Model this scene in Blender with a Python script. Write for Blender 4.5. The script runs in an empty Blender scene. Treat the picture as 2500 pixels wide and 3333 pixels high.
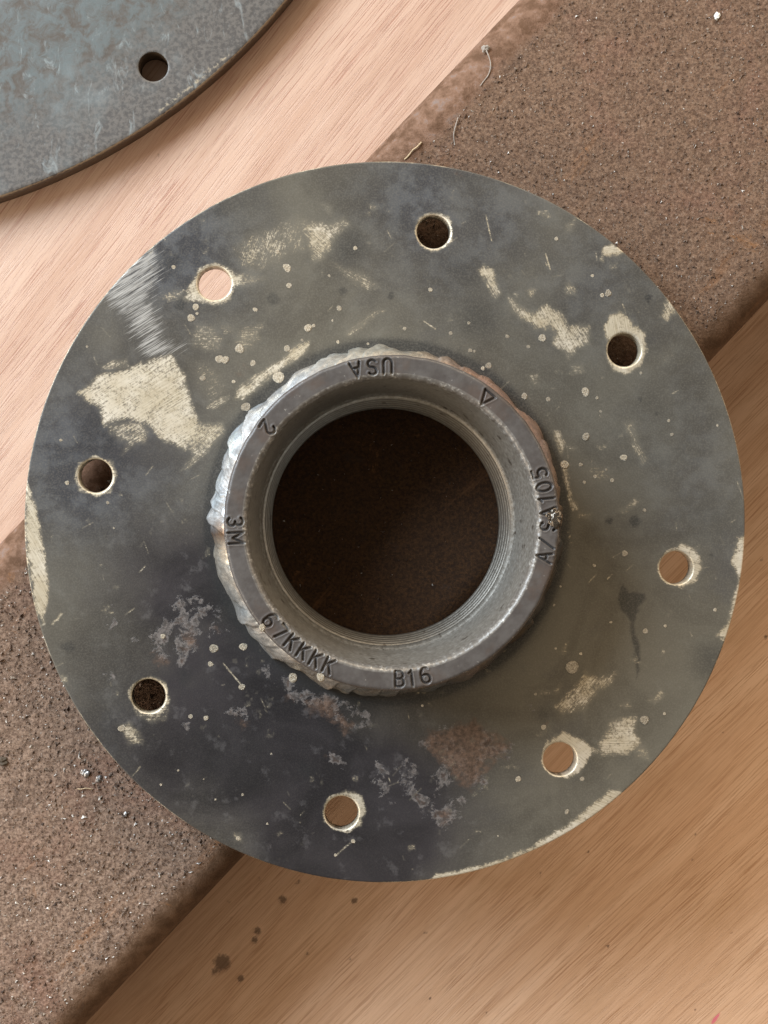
import bpy, bmesh, math, random
import numpy as np
random.seed(7)
RNG = np.random.default_rng(11)
MM = 0.001
S = bpy.context.scene
COL = S.collection

# ------------------------------------------------------------------ camera, world, lamps, exposure
F_PX, IMG_W, IMG_H = 5369.6, 2500.0, 3333.0          # focal length in photo pixels
Z_TABLE, Z_BAR, Z_PLATE, Z_TOP = 0.0, 51.0, 63.0, 90.0   # mm: table, top of bar, top of plate, top of coupling
CAM_H = Z_PLATE + 400.0
TILT = math.radians(2.13)
sa, ca = math.sin(TILT), math.cos(TILT)
_q = (1262 - IMG_W / 2) / F_PX
CX = -(400 * sa + _q * 400 * ca) / (ca - _q * sa)
CY = (1699 - IMG_H / 2) / F_PX * (-CX * sa + 400 * ca)

cam = bpy.data.cameras.new('camera')
cam.sensor_width = 36.0
cam.sensor_fit = 'AUTO'
cam.lens = 36.0 * F_PX / IMG_H
cam.clip_start, cam.clip_end = 0.02, 50.0
camo = bpy.data.objects.new('camera', cam)
camo.location = (CX * MM, CY * MM, CAM_H * MM)
camo.rotation_euler = (0, -TILT, 0)
COL.objects.link(camo)
S.camera = camo

W = bpy.data.worlds.new('World')
S.world = W
W.use_nodes = True
W.node_tree.nodes['Background'].inputs[0].default_value = (1.0, 0.80, 0.58, 1)
W.node_tree.nodes['Background'].inputs[1].default_value = 0.15

def area_lamp(name, direction, dist, size, size_y, watts, colour):
    from mathutils import Vector
    l = bpy.data.lights.new(name, 'AREA')
    l.shape = 'RECTANGLE'
    l.size, l.size_y, l.energy, l.color = size, size_y, watts, colour
    o = bpy.data.objects.new(name, l)
    d = Vector(direction).normalized()
    o.location = d * dist
    o.rotation_euler = d.to_track_quat('Z', 'Y').to_euler()
    COL.objects.link(o)
    return o
area_lamp('window_light', (-0.80, 0.57, 0.72), 1.6, 0.9, 0.8, 46, (0.78, 0.89, 1.0))
area_lamp('top_fill', (0.12, 0.99, 0.55), 2.4, 1.8, 1.1, 42, (1.0, 0.82, 0.60))  # added warm fill from the top, not a real opening
area_lamp('left_fill', (-0.90, -0.43, 0.50), 2.4, 1.8, 1.1, 36, (1.0, 0.83, 0.64))  # unseen warm fill added at the left
area_lamp('right_fill', (0.91, 0.36, 0.50), 2.6, 1.8, 1.1, 22, (1.0, 0.80, 0.60))  # weak fill added to lift the wood right of the bar

S.view_settings.view_transform = 'Standard'
S.view_settings.look = 'None'
S.view_settings.exposure = 0.0
S.view_settings.gamma = 1.0

# ------------------------------------------------------------------ helpers
def project(x, y, z):
    """mm in the place -> photo pixels"""
    dx, dy, dz = x - CX, y - CY, z - CAM_H
    xr = dx * ca + dz * sa
    dep = dx * sa - dz * ca
    return IMG_W / 2 + F_PX * xr / dep, IMG_H / 2 - F_PX * dy / dep

def place(px, py, z):
    """photo pixel -> point in the place at height z (mm)"""
    a = (px - IMG_W / 2) / F_PX
    b = -(py - IMG_H / 2) / F_PX
    vx, vy, vz = sa + a * ca, b, -ca + a * sa
    t = (z - CAM_H) / vz
    return CX + t * vx, CY + t * vy

ORG = {1: (0, 0), 2: (1250, 0), 3: (0, 700), 4: (1250, 700), 5: (0, 1700), 6: (1250, 1700), 7: (0, 2333), 8: (1250, 2333)}
def zp(k, x, y):
    return ORG[k][0] + x / 1.3272, ORG[k][1] + y / 1.3272
def zpoly(k, pts):
    return np.array([zp(k, x, y) for x, y in pts])

def hash2(ix, iy, seed):
    h = (ix.astype(np.int64) * 374761393 + iy.astype(np.int64) * 668265263 + seed * 1442695041) & 0xffffffff
    h = ((h ^ (h >> 13)) * 1274126177) & 0xffffffff
    h = (h ^ (h >> 16)) & 0xffffffff
    return h / 4294967295.0
def vnoise(x, y, seed=0):
    ix, iy = np.floor(x), np.floor(y)
    fx, fy = x - ix, y - iy
    fx, fy = fx * fx * (3 - 2 * fx), fy * fy * (3 - 2 * fy)
    a, b = hash2(ix, iy, seed), hash2(ix + 1, iy, seed)
    c, d = hash2(ix, iy + 1, seed), hash2(ix + 1, iy + 1, seed)
    return (a + (b - a) * fx) * (1 - fy) + (c + (d - c) * fx) * fy
def fbm(x, y, seed=0, octv=4, gain=0.5):
    s, a, t = 0, 1.0, 0
    for k in range(octv):
        s = s + a * vnoise(x * 2 ** k + 17.3 * k, y * 2 ** k - 9.1 * k, seed + k * 31)
        t += a
        a *= gain
    return s / t
def sstep(a, b, x):
    t = np.clip((x - a) / (b - a), 0, 1)
    return t * t * (3 - 2 * t)

def poly_sdf(P, X, Y):
    """positive inside"""
    d = np.full(X.shape, 1e9)
    inside = np.zeros(X.shape, bool)
    n = len(P)
    for i in range(n):
        x0, y0 = P[i]
        x1, y1 = P[(i + 1) % n]
        ex, ey = x1 - x0, y1 - y0
        t = np.clip(((X - x0) * ex + (Y - y0) * ey) / max(ex * ex + ey * ey, 1e-9), 0, 1)
        d = np.minimum(d, np.hypot(X - x0 - t * ex, Y - y0 - t * ey))
        c = (y0 > Y) != (y1 > Y)
        with np.errstate(divide='ignore', invalid='ignore'):
            xi = x0 + (Y - y0) / (ey if abs(ey) > 1e-9 else 1e-9) * ex
        inside ^= c & (X < xi)
    return np.where(inside, d, -d)

def mesh_obj(name, verts, faces, mat, parent=None, attrs=None, smooth=True, uv=None):
    """verts in mm; faces a list of index arrays (n,3) or (n,4)"""
    me = bpy.data.meshes.new(name)
    verts = np.asarray(verts, float) * MM
    if parent is not None:
        verts = verts - np.array(parent.location)
    if not isinstance(faces, list):
        faces = [faces]
    faces = [np.asarray(f, np.int32) for f in faces if len(f)]
    nl = sum(f.size for f in faces)
    nf = sum(len(f) for f in faces)
    me.vertices.add(len(verts))
    me.vertices.foreach_set('co', verts.ravel().astype(np.float32))
    me.loops.add(nl)
    me.loops.foreach_set('vertex_index', np.concatenate([f.ravel() for f in faces]))
    me.polygons.add(nf)
    tot = np.concatenate([np.full(len(f), f.shape[1], np.int32) for f in faces])
    st = np.concatenate([[0], np.cumsum(tot)[:-1]]).astype(np.int32)
    me.polygons.foreach_set('loop_start', st)
    me.polygons.foreach_set('use_smooth', np.full(nf, smooth))
    me.update(calc_edges=True)
    me.validate()
    for k, v in (attrs or {}).items():
        v = np.asarray(v, np.float32)
        if v.ndim == 1:
            a = me.attributes.new(k, 'FLOAT', 'POINT')
            a.data.foreach_set('value', v)
        else:
            a = me.attributes.new(k, 'FLOAT_VECTOR', 'POINT')
            a.data.foreach_set('vector', v.ravel())
    if mat:
        me.materials.append(mat)
    o = bpy.data.objects.new(name, me)
    COL.objects.link(o)
    if parent is not None:
        o.parent = parent
    return o

def tag(o, label=None, cat=None, group=None, kind=None):
    if label: o['label'] = label
    if cat: o['category'] = cat
    if group: o['group'] = group
    if kind: o['kind'] = kind
    return o

def grid_faces(nu, nv, wrap=False):
    """quads of a (nu, nv) vertex grid, wrapping along v"""
    i, j = np.meshgrid(np.arange(nu - 1), np.arange(nv if wrap else nv - 1), indexing='ij')
    j2 = (j + 1) % nv
    return np.stack([i * nv + j, (i + 1) * nv + j, (i + 1) * nv + j2, i * nv + j2], -1).reshape(-1, 4)

# ------------------------------------------------------------------ material building
class NT:
    def __init__(self, name):
        self.m = bpy.data.materials.new(name)
        self.m.use_nodes = True
        self.t = self.m.node_tree
        self.b = self.t.nodes['Principled BSDF']
    def n(self, typ, **kw):
        nd = self.t.nodes.new(typ)
        for k, v in kw.items():
            setattr(nd, k, v)
        return nd
    def link(self, a, b):
        self.t.links.new(a, b)
    def put(self, sock, v):
        if hasattr(v, 'is_linked') or hasattr(v, 'links'):
            self.link(v, sock)
        elif isinstance(v, (tuple, list)) and len(v) == 3 and sock.type == 'RGBA':
            sock.default_value = (*v, 1)
        else:
            sock.default_value = v
    def attr(self, name, vec=False):
        a = self.n('ShaderNodeAttribute', attribute_name=name)
        return a.outputs['Vector'] if vec else a.outputs['Fac']
    def pos(self):
        return self.n('ShaderNodeTexCoord').outputs['Object']
    def mapping(self, vec, scale=(1, 1, 1), rot=(0, 0, 0), loc=(0, 0, 0)):
        m = self.n('ShaderNodeMapping')
        self.link(vec, m.inputs['Vector'])
        m.inputs['Scale'].default_value = scale
        m.inputs['Rotation'].default_value = rot
        m.inputs['Location'].default_value = loc
        return m.outputs[0]
    def noise(self, vec, scale, detail=4, rough=0.55, dist=0.0):
        n = self.n('ShaderNodeTexNoise')
        self.link(vec, n.inputs['Vector'])
        n.inputs['Scale'].default_value = scale
        n.inputs['Detail'].default_value = detail
        n.inputs['Roughness'].default_value = rough
        n.inputs['Distortion'].default_value = dist
        return n.outputs['Fac']
    def voronoi(self, vec, scale, feature='F1', out='Distance', rnd=1.0):
        n = self.n('ShaderNodeTexVoronoi', feature=feature)
        self.link(vec, n.inputs['Vector'])
        n.inputs['Scale'].default_value = scale
        n.inputs['Randomness'].default_value = rnd
        return n.outputs[out]
    def math(self, op, a, b=0.0, c=0.0, clamp=False):
        n = self.n('ShaderNodeMath', operation=op, use_clamp=clamp)
        for s, v in zip(n.inputs, (a, b, c)):
            self.put(s, v)
        return n.outputs[0]
    def step(self, v, lo, hi, a=0.0, b=1.0):
        n = self.n('ShaderNodeMapRange', interpolation_type='SMOOTHSTEP')
        self.put(n.inputs['Value'], v)
        for k, x in (('From Min', lo), ('From Max', hi), ('To Min', a), ('To Max', b)):
            self.put(n.inputs[k], x)
        return n.outputs[0]
    def mix(self, f, a, b, mode='MIX'):
        n = self.n('ShaderNodeMix', data_type='RGBA', blend_type=mode)
        self.put(n.inputs[0], f)
        self.put(n.inputs[6], a)
        self.put(n.inputs[7], b)
        return n.outputs[2]
    def bump(self, h, dist, strength=1.0, normal=None):
        n = self.n('ShaderNodeBump')
        n.inputs['Strength'].default_value = strength
        n.inputs['Distance'].default_value = dist
        self.link(h, n.inputs['Height'])
        if normal is not None:
            self.link(normal, n.inputs['Normal'])
        return n.outputs[0]
    def out(self, col, rough, metal=0.0, normal=None, spec=0.5):
        self.put(self.b.inputs['Base Color'], col)
        self.put(self.b.inputs['Roughness'], rough)
        self.put(self.b.inputs['Metallic'], metal)
        self.put(self.b.inputs['Specular IOR Level'], spec)
        if normal is not None:
            self.link(normal, self.b.inputs['Normal'])
        return self.m

def mat_plate():
    t = NT('scaled_steel')
    p = t.pos()
    fine = t.noise(p, 900, 6, 0.7)
    mid = t.noise(p, 160, 6, 0.68)
    big = t.noise(p, 38, 5, 0.62, 0.8)
    cloud = t.noise(p, 17, 4, 0.6, 1.2)
    micro = t.noise(p, 2600, 3, 0.6)
    sd = t.attr('sdir', True)
    sk = t.noise(t.mapping(sd, (0.16, 4.2, 1)), 1.0, 3, 0.6)
    sk2 = t.noise(t.mapping(sd, (0.10, 2.0, 1), loc=(5, 9, 2)), 1.0, 3, 0.6)
    sk3 = t.noise(t.mapping(sd, (0.22, 7.5, 1), loc=(1, 4, 7)), 1.0, 2, 0.6)
    c = t.mix(t.step(big, 0.34, 0.66), (0.074, 0.067, 0.053), (0.118, 0.109, 0.087))
    c = t.mix(t.step(cloud, 0.52, 0.72, 0, 0.6), c, (0.060, 0.058, 0.057))
    c = t.mix(t.step(mid, 0.55, 0.75, 0, 0.35), c, (0.16, 0.155, 0.13))
    blu = t.mix(t.step(mid, 0.42, 0.60), (0.040, 0.041, 0.046), (0.078, 0.082, 0.089))
    c = t.mix(t.attr('blue'), c, blu)
    pur = t.mix(t.step(big, 0.35, 0.65), (0.017, 0.0155, 0.017), (0.034, 0.0305, 0.033))
    pur = t.mix(t.step(mid, 0.56, 0.68, 0, 0.5), pur, (0.095, 0.090, 0.092))
    c = t.mix(t.attr('purple'), c, pur)
    c = t.mix(t.math('MULTIPLY', t.attr('dark'), 0.85), c, (0.020, 0.021, 0.022))
    c = t.mix(t.math('MULTIPLY', t.step(micro, 0.40, 0.72, 0.0, 0.26), t.math('SUBTRACT', 1.0, t.math('MULTIPLY', t.attr('purple'), 0.8))), c, (0.20, 0.185, 0.155))
    ff = t.math('ADD', t.attr('flake'), t.math('MULTIPLY', t.math('SUBTRACT', t.noise(p, 230, 8, 0.72, 0.3), 0.5), 2.6))
    fl = t.step(ff, 0.60, 0.68)
    c = t.mix(t.math('MULTIPLY', fl, 0.72), c, t.mix(t.step(fine, 0.4, 0.6), (0.080, 0.072, 0.068), (0.20, 0.18, 0.17)))
    c = t.mix(t.math('MULTIPLY', t.step(ff, 0.80, 0.90), 0.9), c, t.mix(t.step(fine, 0.35, 0.65), (0.045, 0.034, 0.029), (0.085, 0.062, 0.052)))
    ru = t.step(t.math('ADD', t.attr('rust'), t.math('MULTIPLY', t.math('SUBTRACT', t.noise(p, 150, 8, 0.72), 0.5), 1.9)), 0.42, 0.85)
    c = t.mix(t.math('MULTIPLY', ru, 0.8), c, t.mix(t.step(fine, 0.3, 0.7), (0.055, 0.036, 0.026), (0.18, 0.115, 0.082)))
    sil = t.attr('silver')
    si = t.step(t.math('ADD', sil, t.math('ADD', t.math('MULTIPLY', t.math('SUBTRACT', sk2, 0.5), 1.3), t.math('MULTIPLY', t.math('SUBTRACT', sk3, 0.5), 2.2))), 0.60, 1.35)
    si = t.math('MULTIPLY', si, t.step(sil, 0.02, 0.3))
    c = t.mix(si, c, t.mix(sk, (0.30, 0.29, 0.27), (0.62, 0.61, 0.58)))
    rag = t.math('ADD', t.math('MULTIPLY', t.math('SUBTRACT', t.noise(p, 1500, 5, 0.75), 0.5), 2.2), t.math('MULTIPLY', t.math('SUBTRACT', t.noise(p, 260, 6, 0.75), 0.5), 1.7))
    bf = t.math('ADD', t.attr('bare'), t.math('MULTIPLY', t.step(t.attr('bare'), 0.04, 0.40), t.math('ADD', rag, t.math('ADD', t.math('MULTIPLY', t.math('SUBTRACT', sk, 0.5), 0.8), t.math('MULTIPLY', t.math('SUBTRACT', sk3, 0.5), 1.0)))))
    ba = t.step(bf, 0.40, 0.92)
    c = t.mix(t.step(t.attr('bare'), 0.05, 0.6, 0, 0.22), c, (0.26, 0.235, 0.18))
    bc = t.mix(t.step(sk, 0.32, 0.68), (0.52, 0.45, 0.325), (0.70, 0.635, 0.50))
    bc = t.mix(t.step(t.noise(p, 110, 4, 0.6), 0.42, 0.68, 0, 0.8), bc, (0.80, 0.745, 0.635))
    bc = t.mix(t.step(bf, 0.55, 1.15, 0.75, 0.0), bc, (0.27, 0.215, 0.135))
    bc = t.mix(t.step(t.noise(p, 60, 4, 0.65), 0.50, 0.72, 0, 0.4), bc, (0.52, 0.43, 0.285))
    c = t.mix(t.math('MULTIPLY', ba, 0.93), c, bc)
    worn = t.math('MAXIMUM', ba, si)
    h = t.math('ADD', t.math('MULTIPLY', mid, 0.6), t.math('MULTIPLY', micro, 0.25))
    h = t.math('ADD', h, t.math('MULTIPLY', ba, -0.35))
    h = t.math('ADD', h, t.math('MULTIPLY', fl, 0.35))
    h = t.math('ADD', h, t.math('MULTIPLY', t.math('MULTIPLY', sk, worn), 0.35))
    return t.out(c, t.math('ADD', t.math('MULTIPLY', fine, 0.14), 0.32), t.math('MULTIPLY', worn, 0.40), t.bump(h, 0.00010, 0.7), 0.36)

def mat_coupling():
    t = NT('forged_steel')
    p = t.pos()
    mid = t.noise(p, 220, 6, 0.65)
    fine = t.noise(p, 1100, 5, 0.65)
    c = t.mix(t.step(mid, 0.35, 0.65), (0.064, 0.057, 0.054), (0.092, 0.085, 0.081))
    c = t.mix(t.step(t.noise(p, 90, 4, 0.6), 0.52, 0.68, 0, 0.6), c, (0.085, 0.062, 0.050))
    c = t.mix(t.attr('grime'), c, (0.016, 0.014, 0.012))
    w = t.step(t.math('ADD', t.attr('worn'), t.math('MULTIPLY', t.math('SUBTRACT', fine, 0.5), 1.3)), 0.42, 0.66)
    c = t.mix(w, c, (0.46, 0.44, 0.40))
    bo = t.attr('bore')
    c = t.mix(bo, c, t.mix(t.step(fine, 0.35, 0.7), (0.25, 0.23, 0.20), (0.42, 0.405, 0.37)))
    c = t.mix(t.attr('deep'), c, (0.13, 0.115, 0.095))
    spots = t.step(t.noise(p, 260, 4, 0.6), 0.62, 0.68)
    c = t.mix(t.math('MULTIPLY', spots, t.math('MULTIPLY', bo, 0.75)), c, (0.07, 0.055, 0.04))
    h = t.math('ADD', mid, t.math('MULTIPLY', fine, 0.35))
    met = t.math('MAXIMUM', t.math('MULTIPLY', bo, 0.6), t.math('MULTIPLY', w, 0.5))
    return t.out(c, t.math('ADD', t.math('MULTIPLY', fine, 0.2), 0.30), met, t.bump(h, 0.00009, 0.5), 0.5)

def mat_weld():
    t = NT('weld_metal')
    p = t.pos()
    fine = t.noise(p, 700, 5, 0.6)
    mid = t.noise(p, 300, 4, 0.6, 1.0)
    v = t.attr('tint', True)
    c = t.mix(t.step(fine, 0.35, 0.7), t.mix(0.35, v, (0.10, 0.09, 0.09)), v)
    h = t.math('ADD', t.noise(p, 500, 4, 0.6), 0.0)
    return t.out(c, t.math('ADD', t.math('MULTIPLY', mid, 0.25), 0.16), 0.7, t.bump(h, 0.00004, 0.5))

def mat_bead():
    t = NT('ground_spatter')
    p = t.pos()
    fine = t.noise(p, 3.0, 4, 0.6)
    rnd = t.n('ShaderNodeObjectInfo').outputs['Random']
    c = t.mix(t.step(fine, 0.3, 0.7), (0.34, 0.29, 0.21), (0.64, 0.58, 0.47))
    c = t.mix(t.step(rnd, 0.0, 0.75, 0.5, 0.0), c, (0.17, 0.15, 0.12))
    return t.out(c, 0.45, 0.3, t.bump(fine, 0.15, 0.5))

def mat_slag():
    t = NT('slag_glaze')
    p = t.pos()
    f = t.noise(p, 900, 3)
    return t.out(t.mix(t.step(f, 0.45, 0.7), (0.02, 0.017, 0.015), (0.35, 0.29, 0.22)), 0.13, 0.6)

def mat_disc():
    t = NT('blue_mill_scale')
    p = t.pos()
    a = t.noise(p, 230, 6, 0.7, 0.6)
    b = t.noise(p, 34, 4, 0.6)
    f = t.noise(p, 900, 5, 0.65)
    c = t.mix(t.step(a, 0.36, 0.60), (0.080, 0.066, 0.053), (0.108, 0.127, 0.129))
    c = t.mix(t.step(f, 0.4, 0.7, 0, 0.35), c, (0.10, 0.095, 0.09))
    c = t.mix(t.attr('rim'), c, t.mix(t.step(f, 0.4, 0.6), (0.075, 0.070, 0.066), (0.125, 0.115, 0.105)))
    c = t.mix(t.step(b, 0.52, 0.74, 0, 0.6), c, (0.19, 0.225, 0.235))
    s = t.noise(t.mapping(p, (1, 0.35, 1), (0, 0, math.radians(-18))), 260, 5, 0.7, 1.2)
    c = t.mix(t.step(s, 0.57, 0.72, 0, 0.45), c, (0.31, 0.36, 0.37))
    wr = t.step(t.math('ADD', t.attr('worn'), t.math('MULTIPLY', t.math('SUBTRACT', f, 0.5), 1.2)), 0.45, 0.75)
    c = t.mix(t.math('MULTIPLY', wr, 0.75), c, (0.42, 0.36, 0.25))
    c = t.mix(t.attr('edge'), c, t.mix(f, (0.05, 0.036, 0.024), (0.11, 0.078, 0.048)))
    return t.out(c, t.math('ADD', t.math('MULTIPLY', f, 0.2), 0.36), 0.1, t.bump(t.math('ADD', a, t.math('MULTIPLY', f, 0.4)), 0.00015, 0.6))

def mat_wood():
    t = NT('veneer_wood')
    g = t.attr('grain', True)                        # mm along and across the grain
    wob = t.noise(t.mapping(g, (0.012, 0.05, 1)), 1.0, 3)
    gx = t.n('ShaderNodeVectorMath', operation='ADD')
    cmb = t.n('ShaderNodeCombineXYZ')
    t.link(t.math('MULTIPLY', wob, 3.0), cmb.inputs[1])
    t.link(g, gx.inputs[0]); t.link(cmb.outputs[0], gx.inputs[1])
    g2 = gx.outputs[0]
    fib = t.noise(t.mapping(g2, (0.03, 3.2, 1)), 1.0, 5, 0.65)
    band = t.noise(t.mapping(g2, (0.008, 0.11, 1)), 1.0, 4, 0.6)
    blot = t.noise(t.mapping(g2, (0.03, 0.06, 1)), 1.0, 4, 0.6)
    pore = t.noise(t.mapping(g2, (0.048, 2.4, 1), loc=(31, 7, 3)), 1.0, 3, 0.55)
    pore2 = t.noise(t.mapping(g2, (0.09, 3.2, 1), loc=(3, 71, 9)), 1.0, 2, 0.5)
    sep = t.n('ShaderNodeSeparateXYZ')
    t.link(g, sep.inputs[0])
    sheen_side = t.step(t.math('ADD', sep.outputs[1], t.math('MULTIPLY', t.math('SUBTRACT', blot, 0.5), 90.0)), -70, 75)  # window sheen painted as pinker upper-left wood; lower right raised against shade
    ca_, cb_ = t.mix(sheen_side, (0.53, 0.322, 0.195), (0.44, 0.285, 0.205)), t.mix(sheen_side, (0.64, 0.412, 0.267), (0.55, 0.375, 0.285))
    c = t.mix(t.step(fib, 0.3, 0.7), ca_, cb_)
    c = t.mix(t.step(band, 0.35, 0.68, 0, 0.75), c, t.mix(sheen_side, (0.70, 0.475, 0.325), (0.60, 0.44, 0.345)))
    c = t.mix(t.step(blot, 0.5, 0.75, 0, 0.35), c, t.mix(sheen_side, (0.42, 0.25, 0.13), (0.50, 0.33, 0.24)))
    line = t.noise(t.mapping(g2, (0.012, 0.75, 1), loc=(13, 5, 1)), 1.0, 4, 0.6)
    pc = t.mix(sheen_side, (0.36, 0.185, 0.09), (0.34, 0.165, 0.115))
    patch = t.step(t.noise(t.mapping(g2, (0.02, 0.09, 1), loc=(4, 8, 2)), 1.0, 3), 0.36, 0.62, 0.22, 0.72)
    c = t.mix(t.step(line, 0.56, 0.70, 0, 0.42), c, pc)
    pm = t.math('MAXIMUM', t.step(pore, 0.53, 0.66), t.math('MULTIPLY', t.step(pore2, 0.56, 0.68), 0.8))
    c = t.mix(t.math('MULTIPLY', pm, patch), c, pc)
    st = t.attr('stain')
    f = t.noise(t.mapping(g, (0.9, 1.3, 1)), 1.0, 5, 0.7)
    sm = t.step(t.math('ADD', st, t.math('MULTIPLY', t.math('SUBTRACT', f, 0.5), 1.0)), 0.35, 0.75)
    c = t.mix(t.math('MULTIPLY', sm, 0.78), c, (0.11, 0.065, 0.040))
    c = t.mix(t.step(t.math('ADD', t.attr('pink'), t.math('MULTIPLY', t.math('SUBTRACT', f, 0.5), 0.8)), 0.4, 0.7, 0, 0.75), c, (0.62, 0.10, 0.18))
    h = t.math('SUBTRACT', t.math('MULTIPLY', fib, 0.5), pm)
    return t.out(c, t.math('ADD', t.math('MULTIPLY', fib, 0.15), 0.42), 0.0, t.bump(h, 0.00012, 0.5), 0.4)

def mat_bar():
    t = NT('rusted_steel')
    p = t.pos()
    g = t.noise(p, 1500, 6, 0.75)
    m = t.noise(p, 260, 5, 0.65)
    b = t.noise(p, 28, 6, 0.68, 0.5)
    dusty = t.mix(t.step(g, 0.35, 0.66), (0.088, 0.049, 0.030), (0.245, 0.155, 0.102))
    dusty = t.mix(t.step(t.voronoi(p, 900), 0.18, 0.40, 0.30, 0.0), dusty, t.mix(t.step(t.voronoi(p, 900, out='Color'), 0.35, 0.65), (0.045, 0.028, 0.019), (0.34, 0.25, 0.185)))
    red = t.mix(t.step(g, 0.3, 0.7), (0.11, 0.052, 0.034), (0.27, 0.145, 0.10))
    dusty = t.mix(t.math('MULTIPLY', t.attr('pale'), 0.75), dusty, t.mix(t.step(g, 0.35, 0.65), (0.11, 0.070, 0.050), (0.38, 0.275, 0.21)))  # lower-left end paled in colour for direct light and thicker grit
    c = t.mix(t.step(b, 0.48, 0.72, 0, 0.7), dusty, red)
    clean_shade = t.mix(t.step(m, 0.35, 0.62), (0.110, 0.056, 0.029), (0.225, 0.130, 0.085))
    clean_shade = t.mix(t.math('SUBTRACT', 1.0, t.attr('scour')), clean_shade, t.mix(t.step(m, 0.35, 0.65), (0.085, 0.044, 0.021), (0.145, 0.082, 0.046)))  # darker rust away from the upper-left edge paints the lower-right shade
    clean_shade = t.mix(t.math('MULTIPLY', t.attr('scour'), t.step(t.noise(p, 260, 6, 0.7), 0.54, 0.68, 0, 0.5)), clean_shade, (0.20, 0.185, 0.185))
    d = t.step(t.math('ADD', t.attr('dust'), t.math('MULTIPLY', t.math('SUBTRACT', m, 0.5), 0.6)), 0.1, 0.9)
    clean_shade = t.mix(t.attr('bore_shade'), clean_shade, t.mix(t.step(g, 0.35, 0.7), (0.020, 0.008, 0.0025), (0.085, 0.037, 0.011)))  # darkness inside the bore painted onto the bar as darker rust
    c = t.mix(d, clean_shade, c)
    o = t.step(t.noise(t.mapping(p, (1, 1, 1)), 75, 5, 0.7, 1.0), 0.62, 0.74, 0, 0.6)
    c = t.mix(o, c, (0.30, 0.135, 0.045))
    al = t.mapping(t.mapping(p, (1, 1, 1), (0, 0, math.radians(-46.5))), (0.16, 1, 1))
    c = t.mix(t.step(t.noise(al, 150, 5, 0.65), 0.60, 0.74, 0, 0.45), c, (0.27, 0.12, 0.045))
    c = t.mix(t.step(t.noise(p, 95, 5, 0.7, 0.6), 0.60, 0.72, 0, 0.45), c, (0.055, 0.034, 0.024))
    sp = t.step(t.voronoi(p, 520), 0.05, 0.13, 1, 0)
    c = t.mix(t.math('MULTIPLY', sp, t.math('MULTIPLY', d, 0.5)), c, (0.42, 0.37, 0.32))
    return t.out(c, 0.72, 0.0, t.bump(t.math('ADD', g, t.math('MULTIPLY', m, 0.6)), 0.00040, 0.8), 0.3)

def mat_grit():
    t = NT('metal_grit')
    g = t.n('ShaderNodeAttribute', attribute_name='shade').outputs['Fac']
    r = t.n('ShaderNodeValToRGB')
    t.link(g, r.inputs[0])
    e = r.color_ramp.elements
    e[0].position, e[0].color = 0.0, (0.045, 0.032, 0.026, 1)
    e[1].position, e[1].color = 0.45, (0.14, 0.098, 0.075, 1)
    for pz, cc in ((0.80, (0.24, 0.18, 0.14, 1)), (0.95, (0.42, 0.37, 0.31, 1)), (1.0, (0.72, 0.70, 0.66, 1))):
        x = e.new(pz); x.color = cc
    return t.out(r.outputs[0], 0.45, 0.15)

def mat_plain(name, col, rough=0.6, metal=0.0):
    t = NT(name)
    f = t.noise(t.pos(), 1200, 4)
    return t.out(t.mix(f, tuple(x * 0.7 for x in col), tuple(min(1, x * 1.25) for x in col)), rough, metal)

M_PLATE, M_COUP, M_WELD, M_BEAD, M_SLAG = mat_plate(), mat_coupling(), mat_weld(), mat_bead(), mat_slag()
M_DISC, M_WOOD, M_BAR, M_GRIT = mat_disc(), mat_wood(), mat_bar(), mat_grit()

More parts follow.
